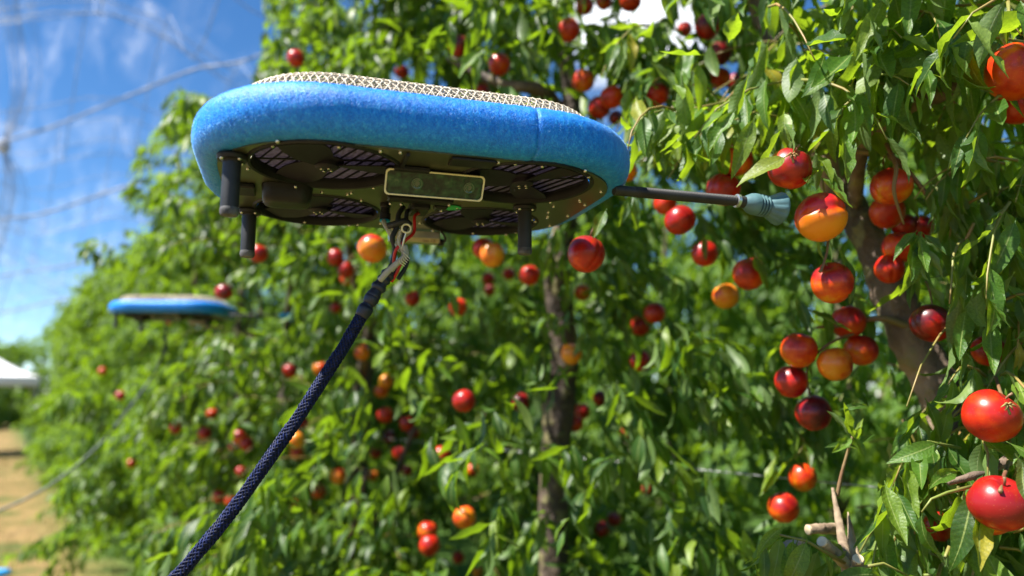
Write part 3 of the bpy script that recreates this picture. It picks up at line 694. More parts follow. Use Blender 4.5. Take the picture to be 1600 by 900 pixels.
        rib = Matrix.Rotation(1.35, 3, 'Z'); MB().box((cx, cy, .0106), (.003, RR*1.9, .002), rib).build('screen_rib', M['black'], D)
        hub = MB(); hub.lathe([(.001, -.003), (.012, -.003), (.0165, 0), (.017, .006), (.024, .008), (.024, .0100), (.001, .0102)], (cx, cy, 0), n=28, cap=False)
        ho = hub.build('rotor_hub', M['blade'], D)
        nb = 3; a0 = [.15, 1.25, .55, .3][q]
        for b_ in range(nb):
            a = a0+b_*2*math.pi/nb; mb = MB(); V = []; F = []; K = 9
            for j in range(K):
                t = j/(K-1); r = .014+t*(RR-.020); w_ = .014+.036*math.sin(math.pi*min(t*.62+.15, 1)); tw = .20*(1-t)+.06
                for s_ in (-1, 0, 1):
                    for z_ in (-.0009, .0009):
                        yy = s_*w_*.5*(1+.25*t) ; V.append(Vector((r, yy*math.cos(tw)-t*.012, .0042+yy*math.sin(tw)+z_)))
            for j in range(K-1):
                A = j*6; B = A+6
                for (u, v2) in ((0, 2), (2, 4)): F.append((A+v2, A+u, B+u, B+v2)); F.append((A+u+1, A+v2+1, B+v2+1, B+u+1))
                F.append((A, A+1, B+1, B)); F.append((A+5, A+4, B+4, B+5))
            F.append((0, 2, 3, 1)); F.append((2, 4, 5, 3)); E_ = (K-1)*6; F.append((E_+1, E_+3, E_+2, E_)); F.append((E_+3, E_+5, E_+4, E_+2))
            rz = Matrix.Rotation(a, 3, 'Z'); mb.add([rz@v+Vector((cx, cy, 0)) for v in V], F); mb.build('rotor_blade', M['blade'], ho)
        bolt_me = MB().lathe([(.0023, 0), (.0023, -.0018), (.0016, -.0026)], n=8).mesh('bolt', M['steel'], ang=35)
        for k in range(4):
            a = k*math.pi/2+.4; link('bolt', bolt_me, ho, (cx+.0075*math.cos(a), cy+.0075*math.sin(a), -.003))
    # bolts round the plate
    bolt = MB().lathe([(.0029, .0005), (.0029, -.0016), (.0021, -.0030)], n=10).mesh('bolt', M['steel'], ang=35)
    P = resample(rrect(HX-.010, HY-.010, RC-.012), .5)[:0]; Lr = resample(rrect(HX-.010, HY-.010, RC-.012), .01); P = Lr[::8]
    for p in P: link('bolt', bolt, D, (p.x, p.y, 0))
    extra = []
    for cx, cy in rot:
        for a in (48, 160, 235, 305): extra.append((cx+(RR+.011)*math.cos(math.radians(a)), cy+(RR+.011)*math.sin(math.radians(a))))
    extra += [(-.145, .004), (-.10, -.004), (-.105, .006), (-.19, -.01), (-.19, .006), (.24, .02), (.235, -.02), (.25, .05), (.252, .058), (.262, -.07), (.266, -.062), (.23, .08), (.24, .09), (.05, .03), (.02, .16), (-.03, .19), (-.01, .06)]
    for p in extra: link('bolt', bolt, D, (p[0], p[1], 0))
    # landing legs
    for k, (x, y) in enumerate(((-.268, -.146), (-.259, .155), (.188, -.006))):
        lg = MB(); lg.lathe([(.0108, -.004), (.0118, -.012), (.0118, -.070), (.011, -.078)], (x, y, 0), n=28).build('leg', M['rubber'], D)
        fl = MB().lathe([(.001, .000), (.019, .000), (.0205, -.003), (.019, -.0075), (.0135, -.0085), (.0125, -.0105), (.001, -.0105)], (x, y, -.0005), n=30, cap=False).build('leg_flange', M['black'], lg_o := D.children[-1] if False else D)
        MB().lathe([(.0112, -.072), (.0122, -.0745), (.0122, -.080), (.0105, -.0835), (.006, -.0845)], (x, y, 0), n=28).build('rubber_foot', M['scuff'], D)
        for a in range(4):
            an = a*math.pi/2+.7; link('bolt', bolt, D, (x+.0155*math.cos(an), y+.0155*math.sin(an), -.0075))
    # dark pod between the left rotors, bracket beside it
    pod = MB(); pr = rrect(.036, .030, .018, 5)
    V = []; K = len(pr)
    for s_, z_ in ((1.06, -.001), (1.03, -.010), (1., -.021), (.9, -.0265), (.6, -.028)): V += [Vector((p[0]*s_-.197, p[1]*s_-.002, z_)) for p in pr]
    F = [(j*K+k, j*K+(k+1) % K, (j+1)*K+(k+1) % K, (j+1)*K+k)[::-1] for j in range(4) for k in range(K)]; F.append(tuple(range(4*K+K-1, 4*K-1, -1)))
    pod.add(V, F); pod.build('motor_pod', M['black'], D, ang=None)
    link('bolt', bolt, D, (-.185, -.036, -.006)); link('bolt', bolt, D, (-.187, -.029, -.012))
    MB().box((-.262, 0.01, -.004), (.036, .05, .008), bev=.002).build('side_block', M['black'], D)
    MB().box((.045, -.213, -.0025), (.062, .030, .004), bev=.001).build('front_cover', M['black'], D)
    MB().box((-.045, -.195, -.003), (.005, .06, .004)).build('cable_strip', M['black'], D)
    MB().box((-.03, -.165, -.004), (.05, .012, .006), bev=.001).build('cable_strip', M['black'], D)
    # sensor window, tilted towards front and down
    tilt = Matrix.Rotation(math.radians(-58), 3, 'X'); wc = Vector((.006, -.150, -.019))
    hw = rrect(.069, .0165, .006, 5); K = len(hw)
    def plate_(sc, z0, z1, add=0.):
        V = []
        for z_ in (z0, z1): V += [wc+tilt@Vector((p[0]+math.copysign(add, p[0]), p[1]+math.copysign(add, p[1]), z_)) for p in hw]
        F = [(k, (k+1) % K, K+(k+1) % K, K+k) for k in range(K)] + [tuple(range(K-1, -1, -1)), tuple(range(K, 2*K))]
        return MB().add(V, F)
    body = plate_(1, .001, .022, -.001); win = body.build('sensor_window', M['black'], D)
    fr_ = MB(); V = []
    for ad, z_ in ((0.0005, .0), (0.0005, -.003), (-.0026, -.003), (-.0026, .0)): V += [wc+tilt@Vector((p[0]+math.copysign(ad, p[0]), p[1]+math.copysign(ad, p[1]), z_)) for p in hw]
    F = [(j*K+k, j*K+(k+1) % K, ((j+1) % 4)*K+(k+1) % K, ((j+1) % 4)*K+k) for j in range(4) for k in range(K)]
    fr_.add(V, F).build('frame', M['cream'], win)
    plate_(1, -.001, .0008, -.0024).build('glass_pane', M['glass'], win)
    for x in (-.026, .050):
        ax = tilt@Vector((0, 0, -1))
        MB().lathe([(.0085, 0), (.0085, .0012), (.0070, .0016), (.0060, .0010), (.0042, .0014), (.0038, .0008), (.0018, .0006), (.001, .0006)], wc+tilt@Vector((x, 0, -.001)), ax, 28).build('lens', M['lens'], win)
    # centre hardware
    MB().box((.008, -.018, -.006), (.105, .022, .010), bev=.002).build('centre_bracket', M['black'], D)
    MB().box((.012, .018, -.010), (.030, .05, .018), bev=.003).build('connector_block', M['black'], D)
    MB().box((.048, .018, -.006), (.022, .022, .011), bev=.003).build('connector_block', M['black'], D)
    for p in ((-.04, -.018), (.055, -.018), (.05, .022), (-.02, .0), (-.035, .02)): link('bolt', bolt, D, (p[0], p[1], -.011 if p[0] > -.03 else -.006))
    MB().lathe([(.001, -.0022), (.0155, -.0022), (.0155, -.0012), (.001, -.0012)], (.072, .036, 0), n=28, cap=False).build('green_sticker', M['green'], D)
    MB().lathe([(.009, 0), (.009, -.006), (.0075, -.008), (.0075, -.017), (.009, -.018), (.009, -.028)][::-1], (-.040, .045, 0), n=20).build('air_fitting', M['black'], D)
    MB().lathe([(.0072, -.028), (.0088, -.029), (.0088, -.0315), (.006, -.033)][::-1], (-.040, .045, 0), n=20).build('fitting_collar', M['cyan'], D)
    # label box hanging at the rear
    bx = MB().box((.040, .235, -.013), (.098, .026, .022), bev=.0015).build('rear_box', M['alu'], D)
    MB().box((.040, .2212, -.0205), (.094, .001, .0085)).build('label_plate', M['label'], bx)
    for s_, x, sz in (('CE', .070, .008), ('0682', .055, .006), ('IP 54', .012, .0045)):
        cu = bpy.data.curves.new('label_text', 'FONT'); cu.body = s_; cu.size = sz; cu.extrude = .0001; cu.materials.append(M['ink']); tmp = bpy.data.objects.new('tmp', cu)
        to = link('label_text', bpy.data.meshes.new_from_object(tmp), bx); bpy.data.objects.remove(tmp); to.location = (x, .2203, -.0240); to.rotation_euler = (math.pi/2, 0, 0)
    MB().tube(spline([(.085, .21, 0), (.094, .212, -.010), (.099, .222, -.018), (.094, .232, -.022)]), .0022, 8).build('wire', M['black'], D)
    MB().box((.093, .236, -.020), (.012, .014, .012), bev=.002).build('plug', M['black'], D)
    # arm and gripper
    ay, az = -.143, -.001
    MB().lathe([(.0082, 0), (.0082, .222)], (.29, ay, az), (1, 0, 0), 20).build('arm_tube', M['boom'], D)
    th = MB()
    for k in range(64):
        x = .325+k*.0029
        th.lathe([(.0083, -.0005), (.0088, 0), (.0083, .0005)], (x, ay, az), (1, 0, 0), 18, cap=False)
    tag(th.build('arm_thread', M['boom'], D), kind='stuff')
    ARMX = .512; ax = Vector((1, -.02, -.10)).normalized(); c0 = Vector((ARMX, ay, az))
    MB().lathe([(.0085, -.004), (.0112, -.003), (.0112, .002), (.0098, .003)], c0, ax, 24).build('arm_collar', M['alu'], D)
    g = MB(); g.lathe([(.0092, .002), (.0098, .012), (.0095, .015)], c0, ax, 24); g.build('gripper_neck', M['boom'], D)
    prof = [(.0100, .012), (.0125, .016), (.0168, .024), (.0180, .030), (.0180, .036), (.0150, .0375)]
    z = .0375
    for k in range(3): prof += [(.0138, z+.001), (.0180, z+.0020), (.0182, z+.0036), (.0138, z+.0048)]; z += .0055
    prof += [(.0152, z+.001), (.0165, z+.003)]
    cup = MB().lathe(prof, c0, ax, 40, cap=False).build('suction_cup', M['teal'], D, ang=50)
    fl = [(.0165, z+.002), (.0190, z+.008), (.0228, z+.016), (.0262, z+.023), (.0278, z+.026), (.0270, z+.0275), (.0250, z+.0268), (.0200, z+.018), (.0150, z+.008)]
    MB().lathe(fl, c0, ax, 72, cap=False, flute=lambda j, a: .07*abs(math.sin(a*6))**.6*(1 if 0 < j < 4 else 0)).build('cup_skirt', M['teal'], cup, ang=50)
    # wire guard: low domed cage of two crossed wire layers
    hx, hy, rc = HX-.012, HY-.012, .138; G = resample(rrect(hx, hy, rc, 14), .004); ng = len(G)
    def guard(u, s):
        """u along the rim 0..1, s 0 rim .. 1 centre"""
        i = int(u*ng) % ng; p = G[i]; f_ = u*ng-int(u*ng); p = p.lerp(G[(i+1) % ng], f_)
        k = min(s, 1.); c = Vector((max(-.06, min(.06, p.x)), 0, 0))
        q = p.lerp(c, k); z = .066+.046*(1-math.exp(-s*24.))+.006*s
        return Vector((q.x, q.y, z))
    NW = 150 if lod == 0 else 60; mb = MB(); ms = 22
    for k in range(NW):
        for sg in (1, -1):
            pts = []
            for j in range(ms+1):
                s = (j/ms)**1.9*.92; u = (k/NW+sg*s*.16) % 1
                p = guard(u, s); p.z += .0012*sg*(1 if j % 2 else -1); pts.append(p)
            mb.tube(pts, .00095, 4, cap=False)
    tag(mb.build('guard_mesh', M['wire_mesh'], D, ang=None), kind='stuff')
    MB().tube([guard(k/120, .0) for k in range(121)], .0022, 6, cap=False).build('guard_rim', M['wire_mesh'], D)
    return D
m_, t_, b_ = mat('lens', (.03, .07, .035), .15, spec=.8); M['lens'] = m_
# lift height 0.32 above the camera
drone = make_drone(0)
DC = Vector((-.16, 1.165, CAMH+.32)); drone.location = DC; drone.rotation_euler = (0, 0, YAW)
tag(drone, 'large hovering fruit-picking drone with blue foam bumper, wire guard and suction arm', 'drone', 'fruit-picking drones')
def copy_tree(o, parent=None):
    c = o.copy(); COL.objects.link(c)
    if parent: c.parent = parent
    for ch in o.children:
        if ch.name.split('.')[0] in ('foam_fuzz',): continue
        copy_tree(ch, c)
    return c
d2 = copy_tree(drone); d2.location = (-2.03, 4.42, CAMH+.475); d2.rotation_euler = (0, 0, math.radians(3))
for ch in d2.children:
    if ch.name.startswith('suction_cup'):
        for c2 in [ch]+list(ch.children): c2.data = c2.data.copy(); c2.data.materials[0] = M['cyan']
for ch in d2.children:
    if ch.name.split('.')[0] in ('arm_tube', 'arm_thread'): ch.scale.x = 1.23
    if ch.name.split('.')[0] in ('arm_collar', 'gripper_neck', 'suction_cup'): ch.location.x += .118
d2.scale = (1.03, 1.03, .95)
d2['label'] = 'small far blurred drone with blue foam bumper hovering left beside the tree row'

# near cable
rotz = Matrix.Rotation(YAW, 3, 'Z')
def dl(x, y, z): return DC+rotz@Vector((x, y, z))
T = empty('tether_cable', at(612, 440, 1.17)); tag(T, 'thick braided navy power cable hanging from the near drone down to the bottom left', 'cable', 'drone tethers')
TL = Vector(T.location)
def tpart(name, pts, rad, m, n=10, par=None, **k):
    mb = MB(); mb.tube([Vector(p)-TL for p in pts], rad, n, **k); o = mb.build(name, m, T if par is None else par, ang=None); return o
main = spline([at(617, 418, 1.19), at(600, 437, 1.18), at(580, 468, 1.17), at(541, 535, 1.155), at(500, 600, 1.14), at(455, 668, 1.12), at(408, 735, 1.10), at(352, 812, 1.08), at(300, 874, 1.06), at(235, 950, 1.04), at(175, 1045, 1.02), at(120, 1170, 1.0), at(80, 1330, .98), at(50, 1540, .96), at(30, 1800, .95), (-.72, .98, .03), (-1.0, 1.1, .015), (-1.5, 1.5, .015)], 16)
cut = 38
rads = [.0096+.0014*math.sin(i*.9)*math.exp(-abs(i-30)/40)+.0012*random.random() for i in range(cut+1)]
tpart('tape_sleeve', main[:cut+1], rads, M['sleeve'], 14)
for i, a in ((9, .0018), (22, .0022), (30, .0016), (35, .002)):
    tpart('tape_wrap', main[i:i+5], [.0110, .0114+a*.5, .0116+a*.4, .0114, .0106], M['sleeve'], 14)
core = tpart('cable_core', main[cut:], .0078, M['sleeve'], 12)
mb = MB(); P = main[cut-1:220]; fine = []
for i in range(len(P)-1):
    for k in range(2): fine.append((P[i]).lerp(P[i+1], k/2))
tt = [(fine[min(i+1, len(fine)-1)]-fine[max(i-1, 0)]).normalized() for i in range(len(fine))]
fa = Vector((0, 1, 0)); frames = []
for t_v in tt: fa = (fa-t_v*fa.dot(t_v)).normalized(); frames.append((fa.copy(), t_v.cross(fa)))
dist = [0]
for i in range(1, len(fine)): dist.append(dist[-1]+(fine[i]-fine[i-1]).length)
for sg in (1, -1):
    mb = MB()
    for k in range(9):
        pts = []
        for i, p in enumerate(fine):
            g = sg*dist[i]/.064*2*math.pi+k*2*math.pi/9; rr = .0084+.0008*sg*math.sin(dist[i]*2*math.pi/.0142+k*math.pi)
            pts.append(p+(frames[i][0]*math.cos(g)+frames[i][1]*math.sin(g))*rr-TL)
        mb.tube(pts, .0016, 4, cap=False)
    tag(mb.build('braid', M['braid_blue'] if sg > 0 else M['braid'], T, ang=None), kind='stuff')
# loose ends between the sleeve and the drone
tpart('red_wire', spline([dl(.018, .035, -.014), at(648, 338, 1.20), at(647, 362, 1.19), at(633, 376, 1.175), at(618, 392, 1.17), at(615, 418, 1.18)], 6), .0026, M['red'])
tpart('red_wire', spline([at(627, 410, 1.18), at(619, 428, 1.18), at(612, 440, 1.185)], 4), .0026, M['red'])
tpart('air_tube', spline([dl(-.040, .045, -.030), at(600, 347, 1.215), at(608, 362, 1.20), at(616, 375, 1.20), at(626, 392, 1.19)], 5), .0042, M['clear'])
tpart('air_tube', spline([at(632, 384, 1.17), at(634, 398, 1.165), at(622, 410, 1.16), at(606, 424, 1.16), at(594, 438, 1.165)], 5), .0050, M['clear'])
tpart('air_tube', spline([at(627, 358, 1.17), at(623, 378, 1.17), at(630, 400, 1.17), at(612, 424, 1.17)], 5), .0028, M['clear'])
tpart('black_wire', spline([dl(-.012, .03, -.008), at(623, 335, 1.21), at(620, 355, 1.20), at(613, 372, 1.195), at(617, 390, 1.2), at(612, 415, 1.2), at(606, 432, 1.19)], 5), .0042, M['rubber'])
tpart('black_wire', spline([dl(.004, .06, -.012), at(636, 330, 1.22), at(634, 356, 1.20), at(629, 380, 1.21), at(636, 410, 1.21), at(622, 436, 1.2)], 5), .0036, M['rubber'])
tpart('black_wire', spline([at(607, 353, 1.2), at(618, 350, 1.195), at(632, 346, 1.195), at(641, 352, 1.2)], 5), .0055, M['rubber'])
c = at(635, 357, 1.165)-TL; MB().tube([c+Vector((math.cos(a)*.0068, .002*math.cos(a), math.sin(a)*.0068)) for a in [2*math.pi*k/24 for k in range(25)]], .0016, 8, cap=False).build('metal_ring', M['cream'], T, ang=None)
tpart('steel_link', spline([at(635, 362, 1.165), at(631, 376, 1.165), at(628, 392, 1.17)], 4), .0018, M['alu'])
for k in range(5):
    tpart('zip_tie', spline([at(628+k*2, 392+k, 1.165), at(636-k*3, 400+k*2, 1.155), at(640-k*2, 404+k*3, 1.15)], 3), .0007, M['cream'], 5)

# far cable
T2 = empty('tether_cable', (-2.1, 4.42, CAMH+.5)); tag(T2, 'thin grey hose sagging from the far blurred drone down to the left edge', 'cable', 'drone tethers')
p2 = spline([Vector((-2.1, 4.42, CAMH+.52)), at(258, 540, 4.4), at(240, 585, 4.35), at(200, 640, 4.25), at(160, 690, 4.15), at(110, 735, 4.05), at(50, 775, 3.95), at(-20, 806, 3.9), at(-120, 850, 3.9), Vector((-3.9, 3.9, .02))], 8)
mb = MB(); mb.tube([p-Vector(T2.location) for p in p2], .007, 8); mb.build('hose', M['grey_braid'], T2, ang=None)
mb = MB(); mb.tube([p-Vector(T2.location) for p in p2[6:14]], .011, 8); mb.build('hose_sleeve', M['sleeve'], T2, ang=None)

# ------------------------------------------------------------------ fruits
def fruit_mesh(nu, nv, seed, R, mat_, deep=False):
    r = random.Random(seed); sq = r.uniform(.99, 1.06); gd = r.uniform(.045, .075); k1 = r.uniform(-.02, .02); V = []; F = []
    if deep: gd = .11
    for j in range(nv+1):
        th = math.pi*j/nv
        for i in range(nu):
            ph = 2*math.pi*i/nu; dp = min(ph, 2*math.pi-ph)
            rad = 1-.20*math.exp(-(th/.30)**2)-.05*math.exp(-((math.pi-th)/.3)**2)-gd*math.exp(-(dp/(.20 if deep else .16))**2)*math.sin(th)**.7*(1 if th < 2.6 else .5)+k1*math.cos(ph*1)*math.sin(th)+.018*math.sin(2*ph+seed)*math.sin(th)+.012*math.sin(3*ph+seed*2+th*2)*math.sin(th)**2+.015*math.cos(th*3+seed)
            V.append((R*rad*math.sin(th)*math.cos(ph), R*rad*math.sin(th)*math.sin(ph), R*rad*math.cos(th)*sq))
    for j in range(nv):
        for i in range(nu): F.append((j*nu+i, (j+1)*nu+i, (j+1)*nu+(i+1) % nu, j*nu+(i+1) % nu))
    return MB().add(V, F).mesh('nectarine', mat_)
fcache = {}
stem_me = MB().tube([(0, 0, .026), (.001, .001, .040), (.003, .0, .046)], [.0016, .0018, .0024], 7).mesh('stem', M['twig'])
GROUP = 'nectarines hanging in the orchard trees'
ORI = {0: (.25, -.35, .9), 1: (.25, -.1, 1.), 2: (-.35, -.55, .75), 23: (.45, -.45, .8), 24: (-.05, -.55, .85), 8: (.3, .1, 1)}
ROT = {1: 0.0, 3: 1.}
stalks = []
for i, (px, py, dia, kind, lab, d) in enumerate(fruit):
    R = dia*d/FPX/2*1.03; big = dia > 40; key = (kind, i % 3, big)
    if key not in fcache: fcache[key] = fruit_mesh(64 if big else 18, 32 if big else 12, i % 3+1, .04, FM[kind], i == 1)
    rr = random.Random(i*13+5); up = Vector(ORI.get(i, (rr.gauss(0, .3), rr.gauss(0, .3), 1))).normalized()
    o = bpy.data.objects.new('nectarine', fcache[key]); COL.objects.link(o); p = at(px, py, d); o.location = p
    q = up.to_track_quat('Z', 'Y')
    sp = -1.75 if i == 1 else (rr.uniform(0, 6.28))
    o.rotation_mode = 'QUATERNION'; o.rotation_quaternion = q @ Matrix.Rotation(sp, 3, 'Z').to_quaternion(); sc = R/.04; o.scale = (sc, sc, sc*rr.uniform(.97, 1.03))
    tag(o, lab, 'nectarine', GROUP)
    if i == 1:   # suture lies across the front: roll the fruit
        zc = Vector((1, .1, .12)).normalized(); xc = Vector((-.1, -1, .22)); xc = (xc-zc*xc.dot(zc)).normalized(); yc = zc.cross(xc)
        o.rotation_quaternion = Matrix((xc, yc, zc)).transposed().to_quaternion()
    if dia > 54 and d < 1.3:
        link('stem', stem_me, o)
    stalks.append((p+up*R*.8, up, R, dia, d))

# ------------------------------------------------------------------ trees
ROW = Vector((-.57, .82, 0)).normalized(); NRM = Vector((-.82, -.57, 0)).normalized(); ORG = Vector((.95, 1.6, 0))
def W(s, wv, z): return ORG+ROW*s+NRM*wv+Vector((0, 0, z))
ORD = ['zeroth'] + ['first', 'second', 'third', 'fourth', 'fifth', 'sixth', 'seventh', 'eighth', 'ninth', 'tenth', 'eleventh', 'twelfth', 'thirteenth', 'fourteenth', 'fifteenth', 'sixteenth']
def xz_(px, d): return (px-800)/FPX*d
def build_tree(root, base, shoots_fn, fam, spacing, ln, seed, nparts, meshes, near, mname='leaf', limbs=5, trunk=None, height=3.7, lo=.25):
    r = random.Random(seed); nr = np.random.default_rng(seed); B = Vector(base)
    if trunk is None:
        tp = [B+Vector((0, 0, -.05)), B+Vector((r.uniform(-.05, .05), r.uniform(-.05, .05), .5)), B+Vector((r.uniform(-.1, .1), r.uniform(-.1, .1), 1.3)), B+Vector((r.uniform(-.15, .15), r.uniform(-.15, .15), 2.3)), B+Vector((r.uniform(-.2, .2), 0, height-.5))]
        tr = [.075, .065, .055, .038, .015]
    else: tp, tr = trunk
    pts = spline(tp, 8); rad = np.interp(np.linspace(0, len(tr)-1, len(pts)), range(len(tr)), tr)
    rad = [x*(1+r.uniform(-.07, .07)) for x in rad]
    mb = MB(); mb.tube([p-B for p in pts], rad, 18 if near else 8, jitter=.06 if near else .03); mb.build('trunk', M['bark_sunlit'] if near > 1 else M['bark'], root, ang=None)
    br = []
    for k in range(limbs):
        i = int(len(pts)*(.18+.6*k/limbs)); s0 = pts[i]; a = r.choice((0, math.pi))+r.uniform(-.7, .7)
        dirh = ROW*math.cos(a)+NRM*math.sin(a)*.9; up = r.uniform(.5, 1.2)
        q = [s0, s0+dirh*.3+Vector((0, 0, up*.3)), s0+dirh*.6+Vector((r.uniform(-.1, .1), 0, up*.75)), s0+dirh*.85+Vector((0, r.uniform(-.1, .1), up*1.25))]
        if near and any((lambda P: -100 < P[0] < 1700 and -100 < P[1] < 1000 and P[2] < 1.75)(proj(np.array(p))) for p in q): continue
        if any(outside_silhouette(*proj(np.array(p)), m=25) for p in q): continue
        qs = spline(q, 6); mb = MB(); mb.tube([p-B for p in qs], list(np.linspace(.032, .010, len(qs))), 8, jitter=.05); mb.build('branch', M['bark'], root, ang=None)
    lv = Leaves(); twigs = MB(); shoots = shoots_fn(r)
    for sh in shoots:
        kw = sh[1] if isinstance(sh, tuple) else {}; sh = sh[0] if isinstance(sh, tuple) else sh
        lv.shoot(sh, r, kw.get('spacing', spacing), kw.get('ln', ln), kw.get('droop', (.4, 1.7)), free=kw.get('free', False))
        if near and len(shoots) < 900:
            pj = proj(np.array([p[:] for p in sh]))
            if not outside_silhouette(*pj, m=10).any() and not ((pj[2] < (1.7 if near < 2 else 1.0)) & (pj[0] < 1180)).any() and not clearance(np.array([p[:] for p in sh[:1]]), np.array([p[:] for p in sh[-1:]]))[0]:
                twigs.tube([Vector(p)-B for p in sh], list(np.linspace(.0032, .0012, len(sh))), 5)
    o, y, z, l, fre = lv.arr(); tip = o+y*l[:, None]
    px, py, d = proj(o)
    bad = outside_silhouette(px, py, d) | outside_silhouette(*proj(tip), m=-10) | (o[:, 2] < .08) | clearance(o, tip, fre)
    o, y, z, l = o[~bad], y[~bad], z[~bad], l[~bad]
    if nparts:
        px, py, d = proj(o+y*l[:, None]*.5); vis = (d > .3) & (px > -20) & (px < 1620) & (py > -20) & (py < 920)
        score = np.where(vis, l/np.maximum(d, .3), 0); order = np.argsort(-score); top = order[:nparts]; top = top[score[top] > 0]
        x = np.cross(y, z)
        for k in top:
            m4 = Matrix(((x[k][0], y[k][0], z[k][0], 0), (x[k][1], y[k][1], z[k][1], 0), (x[k][2], y[k][2], z[k][2], 0), (0, 0, 0, 1)))
            me = meshes[r.randrange(len(meshes))]
            ob = bpy.data.objects.new('leaf', me); COL.objects.link(ob); ob.parent = root
            ob.matrix_local = Matrix.Translation(Vector(o[k])-B) @ m4 @ Matrix.Scale(l[k], 4)
        keep = np.ones(len(o), bool); keep[top] = False; o, y, z, l = o[keep], y[keep], z[keep], l[keep]
    if len(o):
        V, F, UV, R_ = realise(o, y, z, l, fam, nr)
        me = np_mesh('crown', V-np.array(B[:]), F, UV, R_, M[mname]); tag(link('crown', me, root), kind='stuff')
    if twigs.v: tag(twigs.build('twigs', M['green_twig'], root, ang=None), kind='stuff')
    return len(o)
def droopy(p, d, length, r, n=5, sag=1.):
    """shoot leaving p along d and bending down"""
    pts = [Vector(p)]; v = Vector(d).normalized(); st = length/n
    for k in range(n):
        v = (v+Vector((r.gauss(0, .08), r.gauss(0, .08), -.22*sag))).normalized(); pts.append(pts[-1]+v*st)
    return pts
def envelope_shoots(s0, nsh, height, hw=.95, wb=1.05, wt=.6, zlo=.15):
    def fn(r):
        o = []; cur = None
        for ii in range(nsh):
            if ii % 6: 
                p, dv = cur; p = p+Vector((r.gauss(0, .085), r.gauss(0, .085), r.gauss(0, .07))); d_ = dv+Vector((r.gauss(0, .4), r.gauss(0, .4), r.gauss(0, .3)))
                o.append(droopy(p, d_, r.uniform(.22, .45), r)); continue
            t = r.random(); z = zlo+(height-zlo)*t
            a = r.uniform(0, 2*math.pi); rad = r.random()**.38
            wv = (wb+(wt-wb)*t); taper = 1 if t < .75 else math.sqrt(max(1-((t-.75)/.28)**2, .02))
            ws = math.sin(a)*rad*wv*taper; ss = math.cos(a)*rad*hw*(taper*.6+.4 if t > .75 else 1)
            lump = .78+.36*math.sin(z*4.3+s0*2+math.cos(a)*3)
            p = W(s0+ss, ws*lump-.0, z); dv = (ROW*math.cos(a)+NRM*math.sin(a))*r.uniform(.5, 1.)+Vector((0, 0, r.uniform(-.1, .9)))
            cur = (p, dv); o.append(droopy(p, dv, r.uniform(.25, .55), r))
        return o
    return fn

